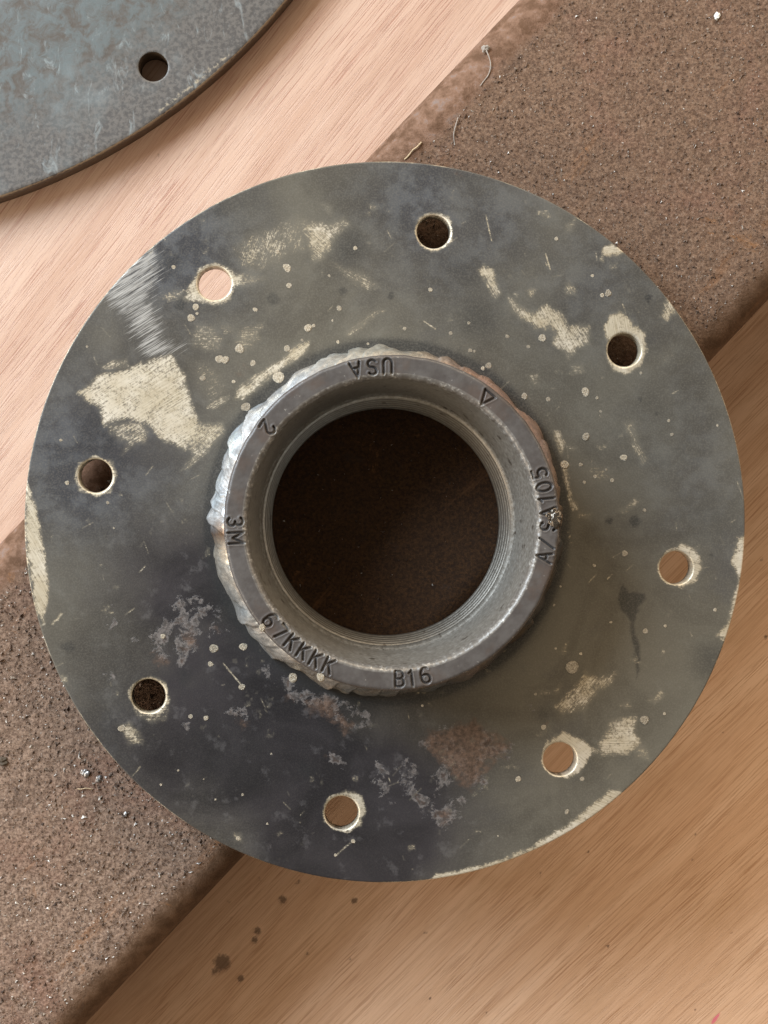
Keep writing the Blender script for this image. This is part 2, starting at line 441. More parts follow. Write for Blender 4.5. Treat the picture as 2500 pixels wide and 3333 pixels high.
# ------------------------------------------------------------------ the table top
def build_table():
    def lines(lo, hi, a, b, st):
        mid = np.arange(a, b, st)
        n1, n2 = np.geomspace(1, a - lo + 1, 14)[1:] - 1, np.geomspace(1, hi - b + 1, 14)[1:] - 1
        return np.concatenate([(a - n1)[::-1], mid, b + n2])
    xs = lines(-700, 700, -128, 128, 0.8)
    ys = lines(-700, 700, -160, 168, 0.8)
    X, Y = np.meshgrid(xs, ys, indexing='ij')
    ang = math.radians(48)
    gx, gy = math.cos(ang), math.sin(ang)
    R0 = 1460.0
    px, py = -gx * R0, -gy * R0
    dx, dy = X - px, Y - py
    r = np.hypot(dx, dy)
    th = np.arctan2(dy, dx) - ang
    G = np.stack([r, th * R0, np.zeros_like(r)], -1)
    u, v = project(X, Y, 0.0)
    stain = np.zeros_like(X)
    marks = [(7, 960, 1062, 40, .9), (7, 930, 1100, 22, .7), (7, 1112, 925, 20, .8), (7, 1100, 965, 18, .8), (7, 1222, 790, 22, .8), (7, 1530, 795, 16, .9), (7, 1040, 1130, 16, .9), (7, 1330, 1025, 14, .6),
             (7, 1120, 700, 16, .5), (7, 1290, 715, 18, .6), (7, 990, 800, 12, .6), (7, 815, 860, 10, .6), (7, 1000, 865, 9, .7), (7, 1150, 1015, 14, .4), (7, 1510, 1045, 9, .8), (7, 680, 980, 14, .4), (7, 650, 1160, 14, .4),
             (8, 883, 583, 8, .9), (8, 678, 678, 8, .9), (8, 875, 640, 18, .35), (8, 965, 992, 10, .9), (8, 180, 932, 10, .8), (8, 880, 905, 13, .5), (8, 440, 1280, 7, .9), (8, 200, 1218, 8, .8), (8, 1345, 1265, 8, .7), (8, 1265, 1240, 10, .5), (8, 1330, 615, 9, .7), (8, 1500, 935, 9, .7), (8, 1240, 318, 8, .7), (8, 1348, 510, 8, .7), (8, 1055, 760, 7, .7), (8, 1240, 830, 7, .6), (8, 223, 1272, 7, .7),
             (1, 682, 672, 8, .9), (1, 580, 775, 6, .7), (1, 1440, 100, 8, .4), (1, 1170, 575, 7, .4), (1, 622, 1080, 7, .7), (1, 262, 1275, 9, .4), (6, 1632, 160, 10, .8), (6, 1650, 495, 12, .8), (8, 1462, 65, 8, .7)]
    for k, mx, my, rr, a in marks:
        cx, cy = zp(k, mx, my)
        q = np.hypot(u - cx, v - cy) / (rr / 1.3272)
        stain = np.maximum(stain, a * 1.1 * np.exp(-q * q * 0.8))
    cx, cy = zp(8, 1432, 1305)
    a2 = math.radians(-52)
    du, dv = (u - cx) * math.cos(a2) + (v - cy) * math.sin(a2), -(u - cx) * math.sin(a2) + (v - cy) * math.cos(a2)
    pink = np.exp(-(du / 26) ** 2 - (dv / 7) ** 2) * 1.1
    # shallow dents where the veneer is chipped, soft unevenness elsewhere
    Z = -0.35 * sstep(0.3, 0.9, stain) + 0.06 * (fbm(X / 30, Y / 30, 5, 3) - 0.5)
    V = np.stack([X, Y, Z], -1).reshape(-1, 3)
    nx, ny = X.shape
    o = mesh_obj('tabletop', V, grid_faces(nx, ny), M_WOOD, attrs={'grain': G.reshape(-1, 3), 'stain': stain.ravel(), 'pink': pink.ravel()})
    tag(o, 'pale brown wooden tabletop with diagonal grain under the steel parts', kind='structure')
build_table()

# ------------------------------------------------------------------ the rusty bar
BAR = {}
def build_bar():
    zc, R = Z_BAR - 8.0, 8.0
    A = [place(0, 1775, zc), place(1688, 0, zc)]
    B = [place(271, 3333, zc), place(2500, 979, zc)]
    A, B = np.array(A), np.array(B)
    d = (A[1] - A[0]) / np.linalg.norm(A[1] - A[0]) + (B[1] - B[0]) / np.linalg.norm(B[1] - B[0])
    d /= np.linalg.norm(d)
    n = np.array([-d[1], d[0]])                      # towards upper left
    ea, eb = (A.mean(0) @ n), (B.mean(0) @ n)
    wid, mid = ea - eb, (ea + eb) / 2
    BAR.update(d=d, n=n, mid=mid, wid=wid)
    h = wid / 2
    prof = [(h, 1.0), (h, 20.0), (h, 30.0)]
    a = np.linspace(0, math.pi / 2, 22)
    prof += [(h - R + R * math.cos(x), zc + R * math.sin(x)) for x in a]
    flat = np.arange(h - R - 0.45, -(h - R), -0.45)
    prof += [(q, Z_BAR) for q in flat]
    prof += [(-h + R - R * math.sin(x), zc + R * math.cos(x)) for x in a]
    prof += [(-h, 30.0), (-h, 20.0), (-h, 1.0)]
    prof = np.array(prof)
    s = np.concatenate([np.linspace(-420, -195, 30)[:-1], np.arange(-195, 195, 0.45), np.linspace(195, 420, 30)])
    q, z = prof[:, 0], prof[:, 1]
    SS, QQ = np.meshgrid(s, q, indexing='ij')
    ZZ = np.broadcast_to(z, SS.shape).copy()
    dust = sstep(0, 3.0, (h - 7.5) - np.abs(QQ) + 2.2 * (fbm(SS / 7, QQ / 7, 3, 4) - 0.5))
    low = sstep(0, 14.0, (h - 0.5) - np.abs(QQ) + 3 * (fbm(SS / 6, QQ / 6, 13, 4) - 0.5))
    dust = np.where(QQ < 0, low, dust)  # lower-right edge fades widely into its painted shade
    dust *= np.where(QQ > h - 12, 0.25 + 0.75 * fbm(SS / 12, QQ / 12, 8, 3), 1)
    dust *= sstep(31, 46, np.hypot(SS * d[0] + (QQ + mid) * n[0], SS * d[1] + (QQ + mid) * n[1]))  # dust cleared in the bore so the painted dark shows
    nz = (fbm(SS / 1.1, QQ / 1.1, 21, 3) - 0.5) * 0.62 + (fbm(SS / 14, QQ / 14, 22, 3) - 0.5) * 0.5
    # grit heaped more thickly near the lower-left end; also masks the painted direct light
    heap = sstep(20, 150, -SS)
    nz *= (0.5 + 0.7 * heap) * (0.3 + 0.7 * dust)
    keep = np.hypot(SS * d[0] + (QQ + mid) * n[0], SS * d[1] + (QQ + mid) * n[1]) > 40
    ZZ += np.where(ZZ > Z_BAR - 0.1, np.where(keep, nz, np.minimum(nz, -0.02)), nz * 0.5)
    P = SS[..., None] * np.array([d[0], d[1], 0]) + (QQ + mid)[..., None] * np.array([n[0], n[1], 0])
    P[..., 2] = ZZ
    ns, nq = SS.shape
    faces = grid_faces(ns, nq)
    V = P.reshape(-1, 3)
    caps = [np.array([[i for i in range(nq)]]), np.array([[(ns - 1) * nq + i for i in range(nq)][::-1]])]
    base = bpy.data.objects.new('steel_bar', None)
    o = mesh_obj('steel_bar', V, [faces] + caps, M_BAR, attrs={'dust': dust.ravel(), 'scour': (QQ > h - 11).astype(float).ravel(), 'pale': heap.ravel(), 'bore_shade': sstep(40, 32, np.hypot(P[..., 0], P[..., 1])).ravel()})
    bpy.data.objects.remove(base)
    o.name = 'steel_bar'
    tag(o, 'wide rusty brown steel bar with rounded edges lying diagonally across the table', 'steel bar')
    BAR['h'] = h
build_bar()

def bar_point(s, q):
    d, n, m = BAR['d'], BAR['n'], BAR['mid']
    return s * d[0] + (q + m) * n[0], s * d[1] + (q + m) * n[1]

# ------------------------------------------------------------------ steel rounds with holes
def holed_ring(r0, r1, nr, nt, holes, bi, bj, rh, no):
    """flat polar grid with an O-shaped grid round each hole; returns xy, quads, rim loops of the holes"""
    rr = np.linspace(r0, r1, nr)
    tt = np.arange(nt) * 2 * math.pi / nt
    Rg, Tg = np.meshgrid(rr, tt, indexing='ij')
    XY = np.stack([Rg * np.cos(Tg), Rg * np.sin(Tg)], -1).reshape(-1, 2)
    keep = np.ones((nr - 1, nt), bool)
    extra, quads, rims = [], [], []
    base = len(XY)
    for rc, ac in holes:
        ic = int(round((rc - r0) / (r1 - r0) * (nr - 1)))
        jc = int(round(ac / (2 * math.pi) * nt))
        i0, i1, j0, j1 = ic - bi, ic + bi, jc - bj, jc + bj
        for j in range(j0, j1):
            keep[i0:i1, j % nt] = False
        loop = [(i0, j) for j in range(j0, j1)] + [(i, j1) for i in range(i0, i1)] + [(i1, j) for j in range(j1, j0, -1)] + [(i, j0) for i in range(i1, i0, -1)]
        li = np.array([i * nt + (j % nt) for i, j in loop])
        L = XY[li]
        c = np.array([rc * math.cos(ac), rc * math.sin(ac)])
        dv = L - c
        circ = c + dv / np.linalg.norm(dv, axis=1)[:, None] * rh
        m = len(li)
        prev = li
        for k in range(1, no + 1):
            f = k / no
            extra.append(L * (1 - f) + circ * f)
            cur = base + np.arange(m)
            base += m
            nxt = np.roll(np.arange(m), -1)
            quads.append(np.stack([prev, prev[nxt], cur[nxt], cur], -1))
            prev = cur
        rims.append((prev, c))
    i, j = np.nonzero(keep)
    j2 = (j + 1) % nt
    quads.insert(0, np.stack([i * nt + j, (i + 1) * nt + j, (i + 1) * nt + j2, i * nt + j2], -1))
    XY = np.concatenate([XY] + extra)
    Q = np.concatenate(quads)
    a, b, c = XY[Q[:, 0]], XY[Q[:, 1]], XY[Q[:, 2]]
    area = (b[:, 0] - a[:, 0]) * (c[:, 1] - a[:, 1]) - (b[:, 1] - a[:, 1]) * (c[:, 0] - a[:, 0])
    Q[area < 0] = Q[area < 0][:, ::-1]
    outer = (nr - 1) * nt + np.arange(nt)
    inner = np.arange(nt)
    return XY, Q, rims, outer, inner

def ring_strip(a, b):
    n = len(a)
    nx = np.roll(np.arange(n), -1)
    return np.stack([a, b, b[nx], a[nx]], -1)

def fix_normals(o):
    bm = bmesh.new()
    bm.from_mesh(o.data)
    bmesh.ops.recalc_face_normals(bm, faces=bm.faces)
    bm.to_mesh(o.data)
    bm.free()

def holed_plate(rin, rout, thick, ztop, centre, nr, nt, holes, bi, bj, rh, cham, edge_bevel):
    """solid ring plate: verts (mm), faces, and the xy / part code of every vertex"""
    XY, Q, rims, outer, inner = holed_ring(rin, rout - edge_bevel, nr, nt, holes, bi, bj, rh + cham, 10)
    V = [np.column_stack([XY, np.full(len(XY), ztop)])]
    code = [np.zeros(len(XY))]
    F = [Q]
    n = len(XY)
    def add(ring_xyz, cd):
        nonlocal n
        V.append(ring_xyz)
        code.append(np.full(len(ring_xyz), float(cd)))
        idx = n + np.arange(len(ring_xyz))
        n += len(ring_xyz)
        return idx
    top = V[0]
    lows = []
    for rim, c in rims:
        prev = rim
        P = top[rim][:, :2] - c
        P = P / np.linalg.norm(P, axis=1)[:, None]
        for rr, zz, cd in ((rh + cham * 0.4, ztop - cham * 0.45, 2), (rh, ztop - cham * 1.2, 2), (rh, ztop - cham * 1.2 - 0.3, 3), (rh, ztop - thick * 0.6, 3), (rh, ztop - thick, 3), (rh + 0.8, ztop - thick - 0.002, 3)):
            cur = add(np.column_stack([c + P * rr, np.full(len(P), zz)]), cd)
            F.append(ring_strip(prev, cur))
            prev = cur
    for loop, rads in ((outer, ((rout - edge_bevel * 0.3, ztop - edge_bevel * 0.3), (rout, ztop - edge_bevel), (rout, ztop - thick * 0.5), (rout, ztop - thick), (rout - 2, ztop - thick - 0.002))),):
        P = top[loop][:, :2]
        P = P / np.linalg.norm(P, axis=1)[:, None]
        prev = loop
        for k, (rr, zz) in enumerate(rads):
            cur = add(np.column_stack([P * rr, np.full(len(P), zz)]), 4 if k < 2 else 5)
            F.append(ring_strip(prev, cur))
            prev = cur
    # coarse underside with the same holes
    k = 8
    XYb, Qb, _, _, _ = holed_ring(rin, rout - 0.01, max(12, nr // k + 1), nt // k, holes, max(2, bi // k + 1), max(2, bj // k + 1), rh, 2)
    V.append(np.column_stack([XYb, np.full(len(XYb), ztop - thick)]))
    code.append(np.full(len(XYb), 6.0))
    F.append(Qb[:, ::-1] + n)
    V = np.concatenate(V)
    V[:, 0] += centre[0]
    V[:, 1] += centre[1]
    return V, np.concatenate(F), np.concatenate(code)

def build_disc():
    zt, th = 8.0, 7.9
    c = place(-671, -1310, zt)
    p = place(*zp(1, 662, 288), zt)
    hv = np.array(p) - np.array(c)
    rc, ac = np.hypot(*hv), math.atan2(hv[1], hv[0]) % (2 * math.pi)
    e = place(*zp(1, 620, 550), zt)
    R = math.hypot(e[0] - c[0], e[1] - c[1])
    V, F, code = holed_plate(20.0, R, th, zt, c, 160, 1440, [(rc, ac)], 8, 12, 4.05, 0.12, 0.35)
    X, Y = V[:, 0] - c[0], V[:, 1] - c[1]
    rr = np.hypot(X, Y)
    rim = sstep(30, 8, R - rr + 14 * (fbm(V[:, 0] / 12, V[:, 1] / 12, 9, 4) - 0.5))
    u, v = project(V[:, 0], V[:, 1], zt)
    worn = np.zeros(len(V))
    P = zpoly(1, [(620, 560), (700, 440), (830, 340), (960, 230), (1010, 190), (1060, 170), (960, 290), (860, 370), (740, 470)])
    worn = np.maximum(worn, 0.62 * sstep(-14, 22, poly_sdf(P, u, v)))
    worn = np.maximum(worn, np.where(code == 4, 0.5 + 0.6 * fbm(V[:, 0] / 6, V[:, 1] / 6, 4, 3), 0))
    o = mesh_obj('steel_disc', V, F, M_DISC, attrs={'rim': rim, 'worn': worn, 'edge': (code >= 5) * 1.0 + (code == 3) * 1.0})
    tag(o, 'large mottled blue grey steel disc lying on the table beside the flange', 'steel disc')
build_disc()

# ------------------------------------------------------------------ the welded flange
flange = bpy.data.objects.new('pipe_flange', None)
flange.location = (0, 0, Z_BAR * MM)
flange.empty_display_size = 0.05
COL.objects.link(flange)
tag(flange, 'dark round steel flange with eight holes and a coupling welded in its centre', 'flange')

HOLE_A0 = math.radians(-9.0)
HOLES = [(71.4, (HOLE_A0 + k * math.pi / 4) % (2 * math.pi)) for k in range(8)]

BARE = [  # zoom, polygon, coverage, softness px, streak angle (deg, image)
    (3, [(340, 770), (440, 690), (560, 660), (740, 600), (790, 690), (830, 830), (870, 900), (840, 960), (800, 1015), (770, 1005), (700, 960), (640, 905), (560, 880), (450, 915), (440, 840), (370, 800)], 1.0, 9, -32),
    (3, [(445, 900), (620, 890), (640, 930), (625, 985), (570, 1000), (520, 1040), (545, 985), (490, 960)], .62, 12, -32),
    (3, [(860, 900), (965, 900), (968, 945), (890, 1030), (780, 1115), (830, 1040), (810, 1010)], .72, 8, -40),
    (3, [(440, 655), (470, 625), (545, 620), (560, 655), (450, 668)], .6, 8, -30),
    (3, [(1020, 795), (1030, 750), (1180, 640), (1290, 560), (1330, 545), (1325, 590), (1230, 650), (1120, 740), (1050, 795)], .95, 8, -37),
    (3, [(895, 835), (930, 803), (1000, 775), (985, 808), (910, 843)], .7, 7, -30),
    (3, [(795, 365), (830, 310), (870, 232), (930, 212), (1000, 245), (1045, 275), (1010, 315), (992, 370), (930, 388), (850, 375)], 1.1, 7, -20),
    (3, [(690, 350), (760, 320), (810, 330), (800, 362), (720, 372)], .52, 10, 10),
    (3, [(1000, 250), (1100, 250), (1150, 280), (1060, 310), (1000, 320)], .55, 14, 0),
    (1, [(1000, 1080), (1060, 1020), (1290, 940), (1330, 960), (1310, 1090), (1250, 1095), (1200, 1150), (1080, 1200), (1040, 1150)], .50, 22, -70),
    (1, [(1300, 960), (1390, 970), (1420, 975), (1490, 940), (1502, 965), (1430, 1040), (1400, 1115), (1360, 1128), (1330, 1050)], .82, 14, 40),
    (1, [(1430, 1135), (1500, 1155), (1600, 1190), (1632, 1230), (1590, 1268), (1520, 1225)], .55, 14, 30),
    (1, [(1380, 885), (1430, 885), (1430, 940), (1400, 910)], .5, 10, 30),
    (1, [(1600, 880), (1640, 890), (1630, 920), (1600, 910)], .5, 8, 30),
    (3, [(845, 470), (920, 475), (960, 530), (950, 590), (890, 590), (830, 560)], .56, 18, 0),
    (3, [(1030, 500), (1060, 480), (1140, 470), (1130, 540), (1050, 600), (1010, 570)], .54, 14, 0),
    (3, [(930, 450), (1010, 480), (1030, 520), (960, 510)], .40, 14, 0),
    (3, [(1490, 520), (1560, 450), (1640, 400), (1665, 405), (1580, 470), (1520, 520)], .60, 9, -35),
    (3, [(760, 590), (830, 690), (880, 800), (900, 900), (1000, 760), (950, 640)], .36, 30, -30),
    (5, [(108, -170), (135, -130), (160, -60), (180, 50), (205, 200), (206, 330), (188, 445), (150, 350), (120, 150)], 1.1, 6, 60),
    (5, [(510, 880), (560, 865), (600, 910), (612, 955), (560, 955), (530, 910)], .72, 10, 0),
    (5, [(570, 760), (600, 820), (660, 850), (720, 830), (735, 770), (725, 850), (650, 870), (590, 835)], .6, 8, 0),
    (5, [(265, 660), (290, 668), (290, 695), (268, 690)], .9, 6, 0),
    (5, [(220, 440), (260, 395), (272, 392), (265, 405), (228, 446)], .9, 3, 0),
    (5, [(1010, 1345), (1045, 1350), (1050, 1385), (1015, 1380)], .55, 8, 0),
    (4, [(412, 240), (430, 212), (470, 240), (480, 270), (508, 335), (480, 355), (450, 310)], .92, 9, 60),
    (4, [(538, 360), (600, 400), (650, 420), (700, 385), (760, 430), (800, 490), (880, 470), (887, 550), (840, 580), (800, 615), (780, 590), (730, 560), (740, 500), (650, 480), (590, 450), (560, 410)], .88, 10, 60),
    (4, [(608, 330), (630, 318), (655, 325), (640, 358)], .7, 7, 60),
    (4, [(778, 300), (795, 285), (825, 312), (828, 352), (785, 345)], .66, 9, 60),
    (4, [(943, 150), (985, 122), (1037, 150), (1022, 182), (970, 188), (943, 168)], 1.0, 6, -10),
    (4, [(930, 185), (950, 180), (945, 205), (930, 200)], .7, 5, 0),
    (4, [(780, 40), (830, 10), (830, 40), (810, 75), (780, 80)], .55, 10, 0),
    (4, [(962, 560), (945, 495), (970, 440), (1020, 418), (1080, 458), (1122, 508), (1134, 580), (1104, 655), (1040, 693), (990, 672), (960, 615)], 1.15, 6, 80),
    (4, [(1195, 435), (1228, 352), (1275, 410), (1225, 455)], .85, 9, 60),
    (4, [(970, 100), (1000, 120), (1030, 140), (1010, 110), (985, 95)], .8, 6, 0),
    (4, [(1036, 900), (1080, 890), (1105, 980), (1132, 1070), (1110, 1083), (1070, 1000)], .60, 12, 60),
    (4, [(738, 930), (762, 935), (792, 985), (768, 1045), (745, 1000)], .85, 6, 70),
    (4, [(765, 1075), (805, 1075), (800, 1150), (835, 1270), (815, 1280), (780, 1150)], .85, 6, 70),
    (4, [(1008, 1275), (1080, 1218), (1112, 1240), (1030, 1290)], .55, 10, 0),
    (4, [(835, 1280), (900, 1285), (890, 1312), (840, 1305)], .55, 8, 0),
    (4, [(630, 680), (670, 680), (670, 730), (640, 730)], .50, 12, 0),
    (4, [(810, 650), (860, 640), (870, 680), (820, 685)], .58, 10, 0),
    (4, [(800, 990), (840, 1000), (830, 1020), (805, 1010)], .6, 7, 0),
    (4, [(880, 1060), (960, 1080), (1000, 1150), (900, 1160), (860, 1110)], .40, 20, 0),
    (4, [(1180, 600), (1240, 570), (1260, 620), (1190, 650)], .34, 20, 0),
    (6, [(1580, 45), (1530, 70), (1505, 160), (1530, 250), (1500, 320), (1490, 440), (1438, 490), (1490, 520), (1560, 350), (1590, 180)], 1.1, 7, -10),
    (6, [(1195, 200), (1235, 130), (1280, 94), (1350, 115), (1378, 190), (1345, 262), (1280, 280), (1212, 250)], 1.15, 6, 20),
    (6, [(740, 800), (800, 730), (870, 650), (930, 680), (1000, 645), (985, 690), (920, 735), (860, 812), (780, 825)], .80, 11, -50),
    (6, [(725, 720), (770, 690), (760, 740), (730, 750)], .5, 10, 0),
    (6, [(933, 945), (985, 850), (1092, 833), (1080, 900), (1110, 970), (1060, 1000), (940, 1003)], .95, 9, 0),
    (6, [(1070, 970), (1130, 970), (1152, 1033), (1090, 1020)], .6, 10, 0),
    (6, [(687, 1010), (700, 945), (770, 903), (850, 928), (905, 980), (862, 1055), (800, 1108), (720, 1085)], 1.15, 6, 40),
    (6, [(880, 965), (960, 975), (960, 1000), (880, 1000)], .6, 8, 0),
    (6, [(520, 1458), (650, 1395), (800, 1300), (910, 1215), (980, 1155), (1050, 1163), (940, 1260), (800, 1350), (650, 1430), (530, 1475)], 1.15, 6, 20),
    (8, [(200, 700), (230, 678), (330, 665), (500, 620), (640, 570), (640, 600), (500, 650), (330, 695), (200, 715)], 1.1, 4, 20),
    (6, [(1135, 765), (1200, 718), (1207, 745), (1160, 785)], .70, 8, 0),
    (6, [(1015, 790), (1060, 765), (1075, 800), (1030, 800)], .5, 8, 0),
    (6, [(780, 520), (800, 515), (790, 560), (760, 570)], .55, 7, 0),
    (6, [(100, 1395), (130, 1390), (135, 1410), (105, 1415)], .7, 6, 0),
    (5, [(1400, 1245), (1425, 1190), (1490, 1155), (1560, 1180), (1578, 1240), (1552, 1315), (1490, 1348), (1428, 1312)], .95, 5, 0),
    (5, [(572, 760), (590, 700), (650, 668), (720, 690), (737, 760), (715, 825), (655, 845), (590, 815)], .85, 5, 0),
    (3, [(330, 1125), (350, 1060), (417, 1042), (490, 1070), (502, 1125), (480, 1195), (417, 1220), (345, 1190)], .85, 5, 0),
    (2, [(135, 1000), (150, 935), (215, 915), (280, 940), (298, 1000), (275, 1060), (210, 1085), (150, 1060)], .85, 5, 0),
]
SILVER = [
    (3, [(672, 130), (700, 180), (700, 290), (660, 370), (712, 440), (712, 530), (850, 550), (780, 610), (620, 640), (560, 540), (520, 440), (445, 370), (490, 265)], .93, 46, -32),
    (3, [(672, 130), (690, 180), (640, 300), (560, 380), (445, 370), (490, 265)], 1.05, 30, -32),
    (3, [(690, 250), (760, 200), (740, 260), (700, 300)], .4, 20, -32),
]
FLAKE = [(5, [(640, 390), (830, 300), (950, 310), (1000, 470), (900, 540), (850, 600), (740, 650), (630, 560)], .56),
         (5, [(1060, 590), (1200, 620), (1360, 700), (1600, 800), (1620, 900), (1500, 920), (1250, 790), (1110, 680)], .55),
         (5, [(930, 740), (1020, 770), (1090, 760), (1110, 860), (1060, 890), (980, 830)], .60),
         (5, [(1370, 980), (1480, 990), (1520, 1060), (1500, 1090), (1400, 1020)], .62),
         (5, [(430, 580), (480, 620), (560, 720), (540, 760), (450, 660)], .48),
         (5, [(440, 850), (850, 820), (840, 950), (720, 930), (520, 960)], .34),
         (5, [(400, 340), (700, 330), (640, 500), (400, 600)], .38),
         (6, [(110, 980), (160, 910), (250, 860), (420, 830), (600, 980), (540, 1070), (440, 1150), (330, 1300), (180, 1320), (0, 1200), (-60, 1120), (60, 1040)], .50),
         (6, [(180, 1240), (330, 1200), (350, 1290), (260, 1330), (190, 1310)], .75),
         (6, [(-40, 1040), (40, 1060), (50, 1180), (-20, 1190)], .7),
         (6, [(0, 820), (130, 850), (160, 900), (40, 890)], .55),
         (6, [(430, 780), (650, 760), (720, 880), (600, 920), (480, 880)], .36),
         (4, [(0, 40), (300, 50), (420, 160), (200, 190), (0, 150)], .26)]
RUST = [(6, [(160, 960), (200, 900), (300, 860), (400, 835), (440, 890), (540, 960), (520, 1020), (440, 1110), (380, 1165), (300, 1100), (240, 1040)], .9),
        (5, [(1215, 740), (1290, 715), (1440, 790), (1570, 880), (1510, 915), (1380, 850), (1250, 785)], .85),
        (5, [(1380, 800), (1440, 790), (1540, 880), (1500, 915)], 1.0),
        (5, [(985, 810), (1020, 805), (1080, 870), (1060, 885)], .85),
        (5, [(660, 560), (720, 560), (750, 610), (700, 640)], .75), (5, [(770, 470), (860, 480), (870, 540), (800, 560)], .75),
        (5, [(890, 430), (950, 430), (960, 490), (900, 490)], .75), (5, [(1370, 990), (1440, 1000), (1430, 1020), (1380, 1010)], .8),
        (3, [(860, 480), (940, 500), (930, 540), (860, 530)], .5), (3, [(960, 620), (1080, 600), (1100, 700), (1000, 690)], .5),
        (6, [(640, 860), (720, 830), (740, 870), (680, 900)], .6), (6, [(200, 1250), (320, 1230), (280, 1300)], .7),
        (2, [(-250, 740), (330, 720), (420, 790), (330, 800), (300, 750), (0, 735)], .34)]
DARK = [(4, 1140, 362, 18, .8), (4, 975, 1325, 17, .7), (4, 1085, 1320, 25, .75), (4, 28, 350, 16, .6), (4, 1110, 798, 9, .7), (4, 1180, 855, 8, .6), (6, 1413, 145, 9, .7),
        (1, 1510, 1060, 95, .60), (1, 775, 1315, 26, .6), (1, 740, 1140, 75, .42), (1, 940, 915, 22, .5), (5, 790, 1390, 60, .25), (5, 1330, 1070, 50, .4), (5, 800, 660, 40, .5), (5, 295, 540, 25, .5),
        (4, 400, 440, 120, .45), (4, 330, 240, 100, .3), (4, 1420, 1330, 150, .35), (4, 700, 1420, 60, .4), (1, 1030, 830, 160, .3), (3, 250, 560, 170, .35), (5, 950, 1050, 260, .25), (6, 1420, 600, 120, .6), (4, 1620, 1370, 90, .25), (6, 690, 840, 45, .4), (6, 1040, 1010, 60, .25), (1, 1180, 1290, 30, .5), (1, 1480, 1260, 20, .5)]
DRIP = [(1020, 285), (1035, 265), (1055, 300), (1120, 310), (1128, 335), (1100, 370), (1095, 410), (1082, 440), (1085, 470), (1105, 520), (1108, 590), (1095, 680), (1090, 640), (1085, 540), (1070, 470), (1072, 420), (1030, 380), (1015, 330)]

